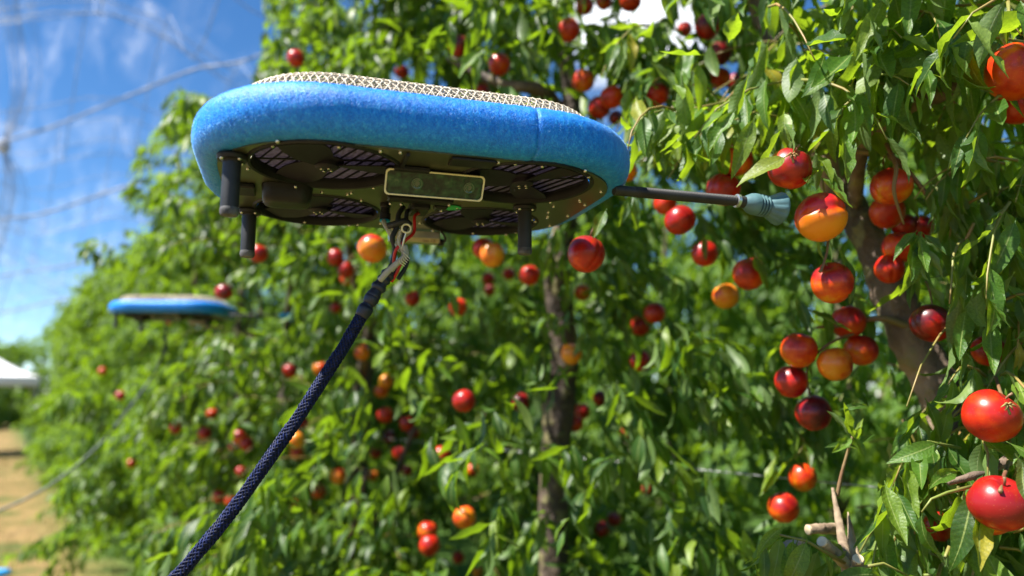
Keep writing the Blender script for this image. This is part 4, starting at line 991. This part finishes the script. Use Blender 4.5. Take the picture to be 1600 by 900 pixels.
# --- tree 0: the near tree on the right, laid out branch by branch
n0 = [at(1545, 1330, 1.55), at(1535, 1010, 1.55), at(1510, 800, 1.56), at(1478, 640, 1.58), at(1430, 540, 1.62), at(1392, 455, 1.66), at(1358, 375, 1.72), at(1300, 270, 1.85), at(1235, 120, 2.05), at(1195, 20, 2.2), at(1150, -120, 2.4)]
n0[0] = Vector((n0[1].x+.02, n0[1].y+.02, -.05))
base0 = Vector((n0[0].x, n0[0].y, 0))
t0 = empty('nectarine_tree', base0); tag(t0, 'near nectarine tree with leaning mossy trunk and sharp hanging leaves on the right', 'tree', 'nectarine trees of the near row')
def shoots0(r):
    o = []
    def S(pts, **k): o.append(([at(*p) for p in pts], k))
    # drooping outer sprays above the arm
    S([(1330, 110, 1.5), (1250, 85, 1.38), (1195, 85, 1.3), (1155, 125, 1.25), (1130, 170, 1.24)], spacing=.020, ln=(.10, .14))
    S([(1300, 150, 1.55), (1230, 125, 1.45), (1170, 140, 1.4), (1120, 170, 1.4), (1085, 215, 1.4)], spacing=.020)
    S([(1210, 160, 1.7), (1130, 160, 1.55), (1060, 175, 1.5), (1010, 190, 1.48), (985, 215, 1.48)], spacing=.022)
    S([(1250, 190, 1.6), (1180, 175, 1.5), (1120, 200, 1.46), (1090, 225, 1.45)], spacing=.022)
    S([(1150, 120, 1.9), (1080, 110, 1.8), (1010, 150, 1.75), (990, 190, 1.75)], spacing=.025)
    S([(1600, 10, 1.35), (1490, 28, 1.33), (1390, 62, 1.30), (1320, 85, 1.28), (1260, 90, 1.27)], spacing=.021, ln=(.11, .15))
    S([(1440, 70, 1.45), (1370, 110, 1.38), (1310, 130, 1.32), (1260, 160, 1.3)], spacing=.022)
    S([(1420, 130, 1.4), (1360, 130, 1.32), (1320, 165, 1.30), (1300, 200, 1.3)], spacing=.025)
    S([(1620, 70, 1.3), (1540, 55, 1.25), (1480, 70, 1.22), (1440, 110, 1.2)], spacing=.022, ln=(.11, .15))
    S([(1620, 150, 1.25), (1560, 150, 1.2), (1530, 180, 1.18), (1510, 215, 1.17)], spacing=.024, ln=(.10, .13))
    S([(1640, 20, 1.15), (1570, -10, 1.12), (1520, 20, 1.12), (1490, 60, 1.12)], spacing=.026, ln=(.12, .15))
    S([(1500, -60, 1.3), (1440, -40, 1.3), (1390, -10, 1.28), (1350, 30, 1.28)], spacing=.022)
    S([(1400, -80, 1.6), (1350, -50, 1.55), (1310, 0, 1.5), (1290, 50, 1.5)], spacing=.026)
    for a in range(26):
        x = r.uniform(985, 1230); y_ = r.uniform(115, 235); d = r.uniform(1.42, 1.95)
        o.append((droopy(at(x, y_, d), (r.uniform(-1.2, .3), r.uniform(-.7, .3), r.uniform(-.1, .5)), r.uniform(.14, .26), r, sag=1.4), dict(spacing=.017, ln=(.085, .13), droop=(1., 2.8))))
    # yellow-green spray in front of the trunk
    S([(1440, 335, 1.32), (1432, 350, 1.28), (1425, 365, 1.26), (1440, 385, 1.25)], spacing=.009, ln=(.085, .115), droop=(1.8, 3.2), free=True)
    # sprig standing above the pruned stub
    S([(1345, 705, 1.30), (1336, 690, 1.30), (1333, 680, 1.30)], spacing=.004, ln=(.035, .075), droop=(-1.6, .5), free=True)
    # right edge, dark
    for a in range(75):
        x = r.uniform(1490, 1640); y_ = r.uniform(220, 640); d = r.uniform(1.25, 1.7)
        o.append((droopy(at(x, y_, d), (r.uniform(-1, .4), r.uniform(-.6, .4), r.uniform(-.5, .5)), r.uniform(.12, .28), r, sag=1.4), dict(spacing=.020, ln=(.075, .11), droop=(.9, 2.6))))
    for a in range(95):
        x = r.uniform(1400, 1640); y_ = r.uniform(630, 980); d = r.uniform(1.2, 1.7)
        o.append((droopy(at(x, y_, d), (r.uniform(-1, .4), r.uniform(-.6, .4), r.uniform(-.5, .5)), r.uniform(.12, .28), r, sag=1.4), dict(spacing=.021, ln=(.075, .115), droop=(.9, 2.6))))
    S([(1500, 700, 1.25), (1450, 690, 1.22), (1410, 720, 1.2), (1395, 760, 1.2)], spacing=.012, ln=(.08, .11), droop=(1, 2.5), free=True)
    S([(1520, 760, 1.15), (1480, 770, 1.12), (1455, 780, 1.1), (1440, 800, 1.1)], spacing=.012, ln=(.09, .13), droop=(1.8, 3.4), free=True)
    # foot of the picture round the stub
    for q in ([(1320, 880, 1.15), (1260, 845, 1.15), (1215, 835, 1.13), (1190, 850, 1.12)], [(1330, 890, 1.12), (1380, 880, 1.12), (1420, 900, 1.12)], [(1280, 930, 1.1), (1250, 900, 1.1), (1235, 890, 1.1)], [(1350, 940, 1.1), (1340, 910, 1.1), (1370, 900, 1.1)]):
        S(q, spacing=.012, ln=(.07, .12), droop=(.6, 2.), free=True)
    for (p, up, R_, dia, d) in stalks:
        if dia > 36 and d < 2.0 and p.x > .3:
            q = [p+Vector((0, .03, .10)), p+Vector((r.uniform(-.02, .02), .01, .06)), p+Vector((r.uniform(-.03, .03), -.01, .02))]; o.append((q, dict(spacing=.012, ln=(.07, .115), droop=(.3, 2.2), free=True)))
    # rest of the crown behind and above
    for a in range(90):
        x = r.uniform(1000, 1700); y_ = r.uniform(-260, 215); d = r.uniform(1.75, 2.5)
        if x < 1200 and y_ > 150: continue
        o.append((droopy(at(x, y_, d), (r.uniform(-1, 1), r.uniform(-1, .6), r.uniform(-.2, .6)), r.uniform(.2, .4), r), {}))
    for a in range(85):
        x = r.uniform(1180, 1650); y_ = r.uniform(-160, 175); d = r.uniform(1.35, 1.7)
        o.append((droopy(at(x, y_, d), (r.uniform(-1, 1), r.uniform(-1, .6), r.uniform(-.2, .6)), r.uniform(.15, .3), r, sag=1.3), dict(spacing=.024)))
    for a in range(34):
        x = r.uniform(1330, 1680); y_ = r.uniform(180, 900); d = r.uniform(1.8, 2.4)
        o.append((droopy(at(x, y_, d), (r.uniform(-1, 1), r.uniform(-1, .6), r.uniform(-.2, .4)), r.uniform(.2, .35), r), {}))
    for _ in range(120):       # the part out of frame to the right and above
        p = W(r.uniform(-1.1, .1), r.uniform(-1., .5), r.uniform(.5, 3.9)); o.append((droopy(p, (r.uniform(-1, 1), r.uniform(-1, 1), r.uniform(0, .6)), r.uniform(.3, .5), r), dict(spacing=.035)))
    return o
build_tree(t0, base0, shoots0, HI, .026, (.10, .14), 5, 300, HI_MESH, 2, limbs=0, trunk=(n0, [.075, .062, .050, .047, .045, .043, .037, .038, .042, .04, .03]))
def branch0(pts, rads, m='bark_sunlit', nm='branch', n=12):
    mb = MB(); q = spline([at(*p) for p in pts], 8); mb.tube([p-base0 for p in q], list(np.interp(np.linspace(0, 1, len(q)), np.linspace(0, 1, len(rads)), rads)), n, jitter=.16 if m == 'dead_wood' else .05); return mb.build(nm, M[m], t0, ang=None)
branch0([(1335, 330, 1.76), (1350, 225, 1.6), (1420, 165, 1.48), (1475, 145, 1.42), (1540, 110, 1.4), (1640, 70, 1.4)], [.016, .018, .017, .015, .014, .014])
branch0([(1330, 235, 1.55), (1390, 245, 1.46), (1425, 275, 1.42), (1460, 320, 1.4)], [.006, .006, .005, .003], 'twig')
branch0([(1385, 225, 1.42), (1400, 260, 1.37), (1397, 300, 1.365), (1412, 350, 1.38)], [.004, .004, .0035, .002], 'twig')
branch0([(1420, 510, 1.6), (1380, 498, 1.6), (1340, 503, 1.62), (1310, 510, 1.6), (1275, 512, 1.6)], [.009, .007, .005, .004, .002], 'twig')
branch0([(1340, 520, 1.6), (1310, 530, 1.58), (1285, 545, 1.57), (1262, 575, 1.62), (1265, 620, 1.62)], [.003, .003, .003, .002, .002], 'twig')
branch0([(1640, 695, 1.25), (1590, 712, 1.22), (1555, 730, 1.18), (1515, 745, 1.16), (1480, 755, 1.16)], [.009, .009, .0075, .006, .004])
branch0([(1578, 715, 1.2), (1572, 735, 1.12), (1566, 752, 1.06), (1563, 768, 1.02)], [.003, .003, .0026, .003], 'twig')
branch0([(1556, 590, 1.25), (1563, 612, 1.18), (1572, 632, 1.10)], [.003, .0026, .003], 'twig')
branch0([(1294, 375, 1.31), (1292, 395, 1.29), (1286, 415, 1.275), (1281, 425, 1.27)], [.0022, .0022, .002, .003], 'twig')
branch0([(1300, 340, 1.5), (1298, 360, 1.38), (1294, 378, 1.31)], [.002, .002, .0022], 'twig')
branch0([(1332, 682, 1.30), (1322, 715, 1.3), (1314, 745, 1.3), (1308, 775, 1.3)], [.0022, .0026, .003, .004], 'twig')
branch0([(1301, 762, 1.3), (1308, 800, 1.28), (1316, 840, 1.25), (1324, 885, 1.2), (1335, 960, 1.2)], [.0025, .0055, .0075, .009, .02], 'dead_wood')
branch0([(1325, 800, 1.31), (1330, 835, 1.29), (1335, 875, 1.25)], [.001, .006, .010], 'dead_wood')
for q in ([(1284, 846, 1.16), (1302, 862, 1.18), (1325, 885, 1.2)], [(1341, 873, 1.12), (1337, 895, 1.14), (1332, 930, 1.16)], [(1262, 828, 1.3), (1285, 826, 1.31), (1310, 826, 1.33)]):
    b = branch0(q, [.0085, .009, .010], 'dead_wood'); a_, c_ = at(*q[0]), at(*q[1]); ax = (a_-c_).normalized()
    MB().lathe([(.0001, .001), (.0075, .001), (.0084, 0), (.0084, -.003)], a_-base0, ax, 16, cap=False).build('cut_end', M['cut_wood'], b)
branch0([(1225, 895, 1.2), (1222, 868, 1.19), (1240, 852, 1.18), (1255, 846, 1.18)], [.02, .014, .010, .006], 'dead_wood')
branch0([(1450, 555, 1.6), (1550, 860, 1.5), (1640, 880, 1.5)], [.02, .012, .01])
rs = random.Random(4)
for k, (p, up, R, dia, d) in enumerate(stalks):      # hanging stalks of the sharper fruits, as twigs of the tree
    if dia > 56 and k not in (2, 23, 24, 5) and d < 2.9:
        mb = MB(); q = droopy(p+Vector((0, 0, R*.2)), (rs.gauss(0, .35), rs.gauss(.3, .2), 1), .030+rs.random()*.03, rs, 4, sag=-.3); mb.tube([x-base0 for x in q], [.0018, .0018, .002, .0022, .0024], 6); mb.build('twig', M['twig'], t0, ang=None)
# calyx scraps on two fruits
for (px, py, d) in ((1237, 243, 1.235), (1573, 633, 1.085)):
    mb = MB(); c = at(px, py, d); rs2 = random.Random(px)
    for k in range(6):
        a = k*1.05; e = c+Vector((math.cos(a)*.012, -.004, math.sin(a)*.006-.003)); mb.tube([c-base0, c.lerp(e, .5)+Vector((0, -.003, .002))-base0, e-base0], [.0016, .0018, .0004], 5)
    mb.tube([c-base0, c+Vector((.001, -.004, -.014))-base0], [.002, .0018], 6); mb.build('calyx', M['green_twig'], t0, ang=None)

def put_leaf(a, b, root, base, v=0, roll=0., mesh=None):
    a, b = at(*a), at(*b); y = (b-a); ln_ = y.length*1.06; y.normalize(); z = Vector((roll, -1, .55)); z = (z-y*z.dot(y)).normalized(); x = y.cross(z)
    ob = bpy.data.objects.new('leaf', mesh or HI_MESH[v % 12]); COL.objects.link(ob); ob.parent = root
    ob.matrix_local = Matrix.Translation(a-base) @ Matrix(((x.x, y.x, z.x, 0), (x.y, y.y, z.y, 0), (x.z, y.z, z.z, 0), (0, 0, 0, 1))) @ Matrix.Scale(ln_, 4)
for i_, (a, b) in enumerate((((1176, 396, 1.75), (1187, 458, 1.73)), ((1100, 368, 1.95), (1106, 404, 1.93)), ((1332, 682, 1.29), (1310, 628, 1.27)), ((1333, 682, 1.29), (1300, 712, 1.27)),
        ((1334, 682, 1.29), (1362, 712, 1.27)), ((1312, 640, 1.27), (1357, 627, 1.26)), ((1262, 842, 1.10), (1236, 912, 1.04)), ((1224, 822, 1.12), (1182, 872, 1.1)), ((1296, 908, 1.08), (1392, 892, 1.05)),
        ((1436, 362, 1.26), (1408, 438, 1.23)), ((1438, 362, 1.25), (1430, 458, 1.22)), ((1440, 362, 1.25), (1452, 446, 1.22)), ((1442, 364, 1.26), (1470, 402, 1.24)), ((1433, 360, 1.26), (1402, 402, 1.24)), ((1438, 366, 1.24), (1440, 430, 1.2)),
        ((1321, 205, 1.23), (1318, 292, 1.19)), ((1232, 243, 1.23), (1160, 270, 1.20)), ((1508, 205, 1.18), (1492, 262, 1.15)), ((1532, 196, 1.18), (1522, 272, 1.14)), ((1500, 735, 1.12), (1446, 768, 1.09)), ((1522, 762, 1.09), (1476, 872, 1.03)),
        ((1540, 772, 1.09), (1508, 884, 1.04)), ((1588, 340, 1.2), (1560, 430, 1.16)), ((1180, 180, 1.3), (1148, 262, 1.26)), ((1120, 190, 1.35), (1098, 262, 1.32)), ((1150, 170, 1.32), (1112, 232, 1.3)),
        ((1510, 480, 1.25), (1492, 568, 1.2)), ((1545, 500, 1.25), (1556, 590, 1.2)), ((1470, 690, 1.2), (1402, 722, 1.18)), ((1440, 640, 1.28), (1396, 700, 1.25)))):
    put_leaf(a, b, t0, base0, i_*5+3, random.uniform(-.5, .5))
# --- trees 1.. along the row
SP = 1.55
t1b = W(1.52, 0, 0)
t1 = empty('nectarine_tree', t1b); tag(t1, 'nectarine tree with straight dark trunk behind the near drone, right of centre', 'tree', 'nectarine trees of the near row')
tr1 = ([Vector((at(870, 890, 2.9).x, at(870, 890, 2.9).y, -.05)), at(866, 890, 2.9), at(868, 700, 2.9), at(882, 560, 2.9), at(872, 420, 2.9), at(900, 250, 2.95), at(880, 60, 3.0), at(850, -150, 3.1)], [.07, .062, .058, .056, .05, .04, .03, .015])
def shoots1(r):
    o = envelope_shoots(1.5, 850, 3.9, hw=1.05)(r)
    for a in range(32):     # leaves hanging before the trunk
        x = r.uniform(790, 980); y_ = r.uniform(230, 900); d = r.uniform(2.25, 2.7)
        o.append(droopy(at(x, y_, d), (r.uniform(-1, 1), r.uniform(-1, .6), r.uniform(-.2, .5)), r.uniform(.2, .35), r))
    for a in range(34):
        x = r.uniform(880, 1160); y_ = r.uniform(20, 120); d = r.uniform(2.3, 3.0)
        o.append(droopy(at(x, y_, d), (r.uniform(-1, 1), r.uniform(-1, .6), r.uniform(-.2, .5)), r.uniform(.15, .3), r))
    for a in range(40):     # bottom-centre and top sprays
        x = r.uniform(700, 1210); y_ = r.uniform(-120, 200); d = r.uniform(1.9, 2.6)
        o.append(droopy(at(x, y_, d), (r.uniform(-1, 1), r.uniform(-1, .6), r.uniform(-.2, .5)), r.uniform(.2, .4), r))
    return o
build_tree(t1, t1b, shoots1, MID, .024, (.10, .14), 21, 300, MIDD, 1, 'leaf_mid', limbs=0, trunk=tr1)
for a, b in (((948, 326, 1.46), (922, 376, 1.42)), ((985, 300, 1.6), (1000, 352, 1.56)), ((704, 452, 2.45), (716, 492, 2.4)), ((990, 300, 1.6), (968, 345, 1.57)), ((760, 70, 2.2), (722, 130, 2.15)), ((748, 80, 2.2), (742, 132, 2.15))): put_leaf(a, b, t1, t1b, random.randrange(12))
mb = MB(); q = spline([at(900, 250, 2.95), at(870, 170, 2.6), at(840, 140, 2.4), at(780, 130, 2.4), at(700, 90, 2.5)], 6); mb.tube([p-t1b for p in q], list(np.linspace(.035, .01, len(q))), 10, jitter=.05); mb.build('branch', M['bark'], t1, ang=None)
heights = [3.9, 3.9, 4.1, 4.7, 5.1, 3.5, 3.3, 3.4, 3.6, 3.6, 3.7, 3.6, 3.6, 3.6, 3.6, 3.6]
for k in range(2, 16):
    s = SP*k; b = W(s, 0, 0)
    tk = empty('nectarine_tree', b); tag(tk, f'blurred nectarine tree, {ORD[k+1]} from the right in the receding near row', 'tree', 'nectarine trees of the near row')
    nsh = 820 if k < 4 else 720 if k < 7 else (560 if k < 10 else 360)
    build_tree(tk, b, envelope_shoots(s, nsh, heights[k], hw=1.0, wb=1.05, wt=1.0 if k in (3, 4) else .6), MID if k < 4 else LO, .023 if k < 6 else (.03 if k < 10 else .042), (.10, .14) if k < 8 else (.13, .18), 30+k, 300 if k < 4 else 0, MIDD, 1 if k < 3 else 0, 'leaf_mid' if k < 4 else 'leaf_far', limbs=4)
# --- second and third rows behind, and far trees beyond the tent
protos = []
for rown, (wv, cnt, st) in enumerate(((-3.6, 16, -6.), (-7.4, 14, -8.))):
    for k in range(cnt):
        s = st+1.7*k; b = W(s, wv, 0)
        if len(protos) < 2:
            tk = empty('nectarine_tree', b)
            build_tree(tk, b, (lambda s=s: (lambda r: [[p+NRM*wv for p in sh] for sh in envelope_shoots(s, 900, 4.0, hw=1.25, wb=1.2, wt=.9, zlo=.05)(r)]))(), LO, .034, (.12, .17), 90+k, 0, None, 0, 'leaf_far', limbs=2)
            protos.append(tk)
        else:
            src = protos[k % 2]; tk = src.copy(); COL.objects.link(tk); tk.location = b; tk.rotation_euler = (0, 0, math.pi*((k//2) % 2))
            for ch in src.children: c = ch.copy(); COL.objects.link(c); c.parent = tk
        if rown: tk.scale = (1.1, 1.1, 1.15)
        tag(tk, f'sunlit tree of the {"third" if rown else "second"} orchard row, {ORD[k+1]} from the right behind the near row', 'tree', 'trees of the rows behind')
for k, (px, d) in enumerate(((-110, 34), (-60, 38), (-12, 36), (28, 40), (70, 37))):
    src = protos[k % 2]; tk = src.copy(); COL.objects.link(tk); tk.location = (xz_(px, d), d, 0); tk.rotation_euler = (0, 0, k); tk.scale = (1.6, 1.6, 1.1)
    for ch in src.children: c = ch.copy(); COL.objects.link(c); c.parent = tk
    tag(tk, f'distant low tree beyond the white tent, {ORD[k+1]} from the left', 'tree', 'distant trees beyond the tent')
print('trees done')

# ------------------------------------------------------------------ trellis wires, net, tent, ground
for z_, lab in ((1.28, 'thin trellis wire along the near row at trunk height, lower one'), (2.35, 'thin trellis wire along the near row among the crowns, upper one')):
    a = W(-1.5, -.15, z_); bq = W(24, -.15, z_); mb = MB(); mb.tube([a, W(5, -.15, z_-.02), bq], .002, 5); tag(mb.build('trellis_wire', M['wire'], None, ang=None), lab, 'wire', 'trellis wires')
# anti-hail net overhead on the left, sagging between cables
mb = MB(); V = []; F = []; nx, ny = 90, 30
for j in range(ny+1):
    for i in range(nx+1):
        sS = 34*i/nx; wv = 6.2*j/ny; V.append((sS, wv, .35*math.sin(sS*1.6)+.25*math.cos(wv*2.2+sS*.3)-.5*abs(math.sin(sS*math.pi/4.4))+.1*random.random()))
for j in range(ny):
    for i in range(nx): a = j*(nx+1)+i; F.append((a, a+1, a+nx+2, a+nx+1))
net = mb.add(V, F).build('hail_net', M['net'], None, ang=None); net.location = W(3.2, -4.2, 5.3); net.rotation_euler = (0, 0, math.atan2(ROW.y, ROW.x))
cd = MB()
for i in range(0, 35):
    sS = i*.98; cd.tube([(sS, w_*6.2/14, .35*math.sin(sS*1.6)+.25*math.cos(w_*6.2/14*2.2+sS*.3)-.5*abs(math.sin(sS*math.pi/4.4))+.03) for w_ in range(15)], .005, 4, cap=False)
for j in range(9):
    wv = 6.2*j/8; cd.tube([(a_*.5, wv, .35*math.sin(a_*.8)+.25*math.cos(wv*2.2+a_*.15)-.5*abs(math.sin(a_*.5*math.pi/4.4))+.03) for a_ in range(69)], .004, 4, cap=False)
tag(cd.build('net_cord', M['cable'], net, ang=None), kind='stuff')
tag(net, 'pale translucent anti-hail netting stretched overhead against the sky on the left', 'netting')
cabs = [([(-60, 345, 11), (60, 335, 10.5), (190, 293, 10), (300, 262, 10)], 'blurred net cable crossing the sky level with the near drone legs', .035),
        ([(-80, 245, 9.4), (60, 205, 9.), (200, 150, 8.5), (300, 110, 8.2), (380, 95, 8), (470, 60, 8)], 'blurred net cable rising toward the near tree crowns, topmost', .03),
        ([(-60, 440, 15), (40, 425, 14.5), (110, 415, 14), (200, 398, 14)], 'blurred net cable above the far end of the row, second from the bottom', .04),
        ([(-60, 500, 19), (20, 485, 18.5), (90, 470, 18), (180, 460, 18)], 'lowest blurred net cable above the white tent', .045)]
for pts, lab, rr in cabs:
    q = spline([at(*p) for p in pts], 8); mb = MB(); mb.tube(q, rr*.42, 6, jitter=.3); tag(mb.build('net_cable', M['cable'], None, ang=None), lab, 'cable', 'net cables')
nb = empty('net_bundle', at(15, 230, 9)); tag(nb, 'gathered white net strands hanging at the upper left edge with a dark knot', 'netting')
NL = Vector(nb.location)
for k in range(18):
    rs3 = random.Random(k); ox = rs3.uniform(-34, 30)
    q = spline([at(18+ox, -60, 9), at(34+ox*.9, 60, 9+rs3.random()), at(40+ox*.8, 130, 9), at(24+ox*.5, 190, 9), at(6+ox*.1, 228, 9), at(22+ox*.6, 280, 9), at(16+ox*.9, 330, 9), at(-8+ox, 420, 9), at(-40+ox, 520, 9)], 6)
    mb = MB(); mb.tube([p-NL for p in q], (.0012+.0022*rs3.random()), 5, jitter=.5); mb.build('strand', M['cable'], nb, ang=None)
MB().lathe([(.02, -.09), (.07, -.05), (.08, 0), (.07, .05), (.02, .09)], at(5, 228, 9)-NL, n=12).build('knot', M['cable'], nb)
# tent
def xz(px, d): return (px-800)/FPX*d
TD = 30.; tcx = (0-800)/FPX*TD*1.0; te = empty('gazebo', (-14.6, 20., 0), math.radians(35)); tag(te, 'white pop-up canopy tent standing at the far end of the orchard row', 'tent')
hw_, ez, az_ = 1.5, 2.03, 2.95; ov = MB(); V = []; F = []; K = 8
for j in range(K+1):
    t = j/K; e = hw_*(1-t); z_ = ez+(az_-ez)*(t**1.35)
    for cx, cy in ((-1, -1), (1, -1), (1, 1), (-1, 1)): V.append((cx*e, cy*e, z_))
for j in range(K):
    for k in range(4): F.append((j*4+k, j*4+(k+1) % 4, j*4+4+(k+1) % 4, j*4+4+k))
ov.add(V, F).build('canopy', M['canvas'], te)
for k in range(4):
    a = k*math.pi/2; c = Vector((0, -1.505, ez-.11)); c.rotate(Matrix.Rotation(a, 3, 'Z').to_euler()); MB().box(c, (3.0, .012, .22), Matrix.Rotation(a, 3, 'Z')).build('valance', M['canvas'], te)
for cx, cy in ((-1, -1), (1, -1), (1, 1), (-1, 1)): MB().box((cx*1.45, cy*1.45, ez/2), (.05, .05, ez)).build('leg', M['pole'], te)
# blue mat corner at the bottom left
mt = MB().box((0, 0, .03), (1.8, 1.0, .06), bev=.02).build('blue_mat', M['tarp'], None, loc=None); pm = at(-30, 893, 6.0); mt.location = (pm.x-.42, pm.y, 0)
k_ = CAMH/((893-450)/FPX*ca-sa); pm = at(20, 893, k_); mt.location = (pm.x-.9, pm.y-.5, -.03); tag(mt, 'edge of a bright blue mat lying on the dry grass in the bottom left corner', 'mat')
# ground sheet and dry grass
g = MB(); V = []; F = []; nn = 90
xs = np.sign(np.linspace(-1, 1, nn))*np.abs(np.linspace(-1, 1, nn))**3*900
for j in range(nn):
    for i in range(nn): V.append((xs[i], xs[j]+5, random.uniform(-.03, .0) if abs(xs[i]) < 40 else 0))
for j in range(nn-1):
    for i in range(nn-1): a = j*nn+i; F.append((a, a+1, a+nn+1, a+nn))
tag(g.add(V, F).build('ground', M['ground'], None, ang=None), 'dry straw-coloured orchard ground with patches of grass', kind='structure')
nG = 60000; gx = rng.uniform(-14, 5, nG); gy = rng.uniform(.8, 26, nG); hh = rng.uniform(.03, .11, nG)*(1+1.2*(rng.random(nG) < .12)); an = rng.uniform(0, 6.28, nG); le = rng.normal(0, .03, (nG, 2))
keepg = (np.sin(gx*1.3+gy*.7)+np.sin(gx*.4-gy*1.1)+rng.normal(0, .8, nG)) > -.3; gx, gy, hh, an, le = gx[keepg], gy[keepg], hh[keepg], an[keepg], le[keepg]; n_ = len(gx)
wx, wy = np.cos(an)*.004, np.sin(an)*.004
Vg = np.zeros((n_, 4, 3)); Vg[:, 0] = np.stack([gx-wx, gy-wy, gx*0-.01], 1); Vg[:, 1] = np.stack([gx+wx, gy+wy, gx*0-.01], 1); Vg[:, 2] = np.stack([gx+le[:, 0]+wx*.2, gy+le[:, 1]+wy*.2, hh], 1); Vg[:, 3] = np.stack([gx+le[:, 0]-wx*.2, gy+le[:, 1]-wy*.2, hh], 1)
me = np_mesh('grass', Vg.reshape(-1, 3), np.arange(n_*4).reshape(-1, 4), np.tile([[0, 0], [1, 0], [1, 1], [0, 1]], (n_, 1)), None, M['dry_grass'])
tag(link('grass', me), 'dry and green grass blades scattered over the orchard floor', 'grass', kind='stuff')
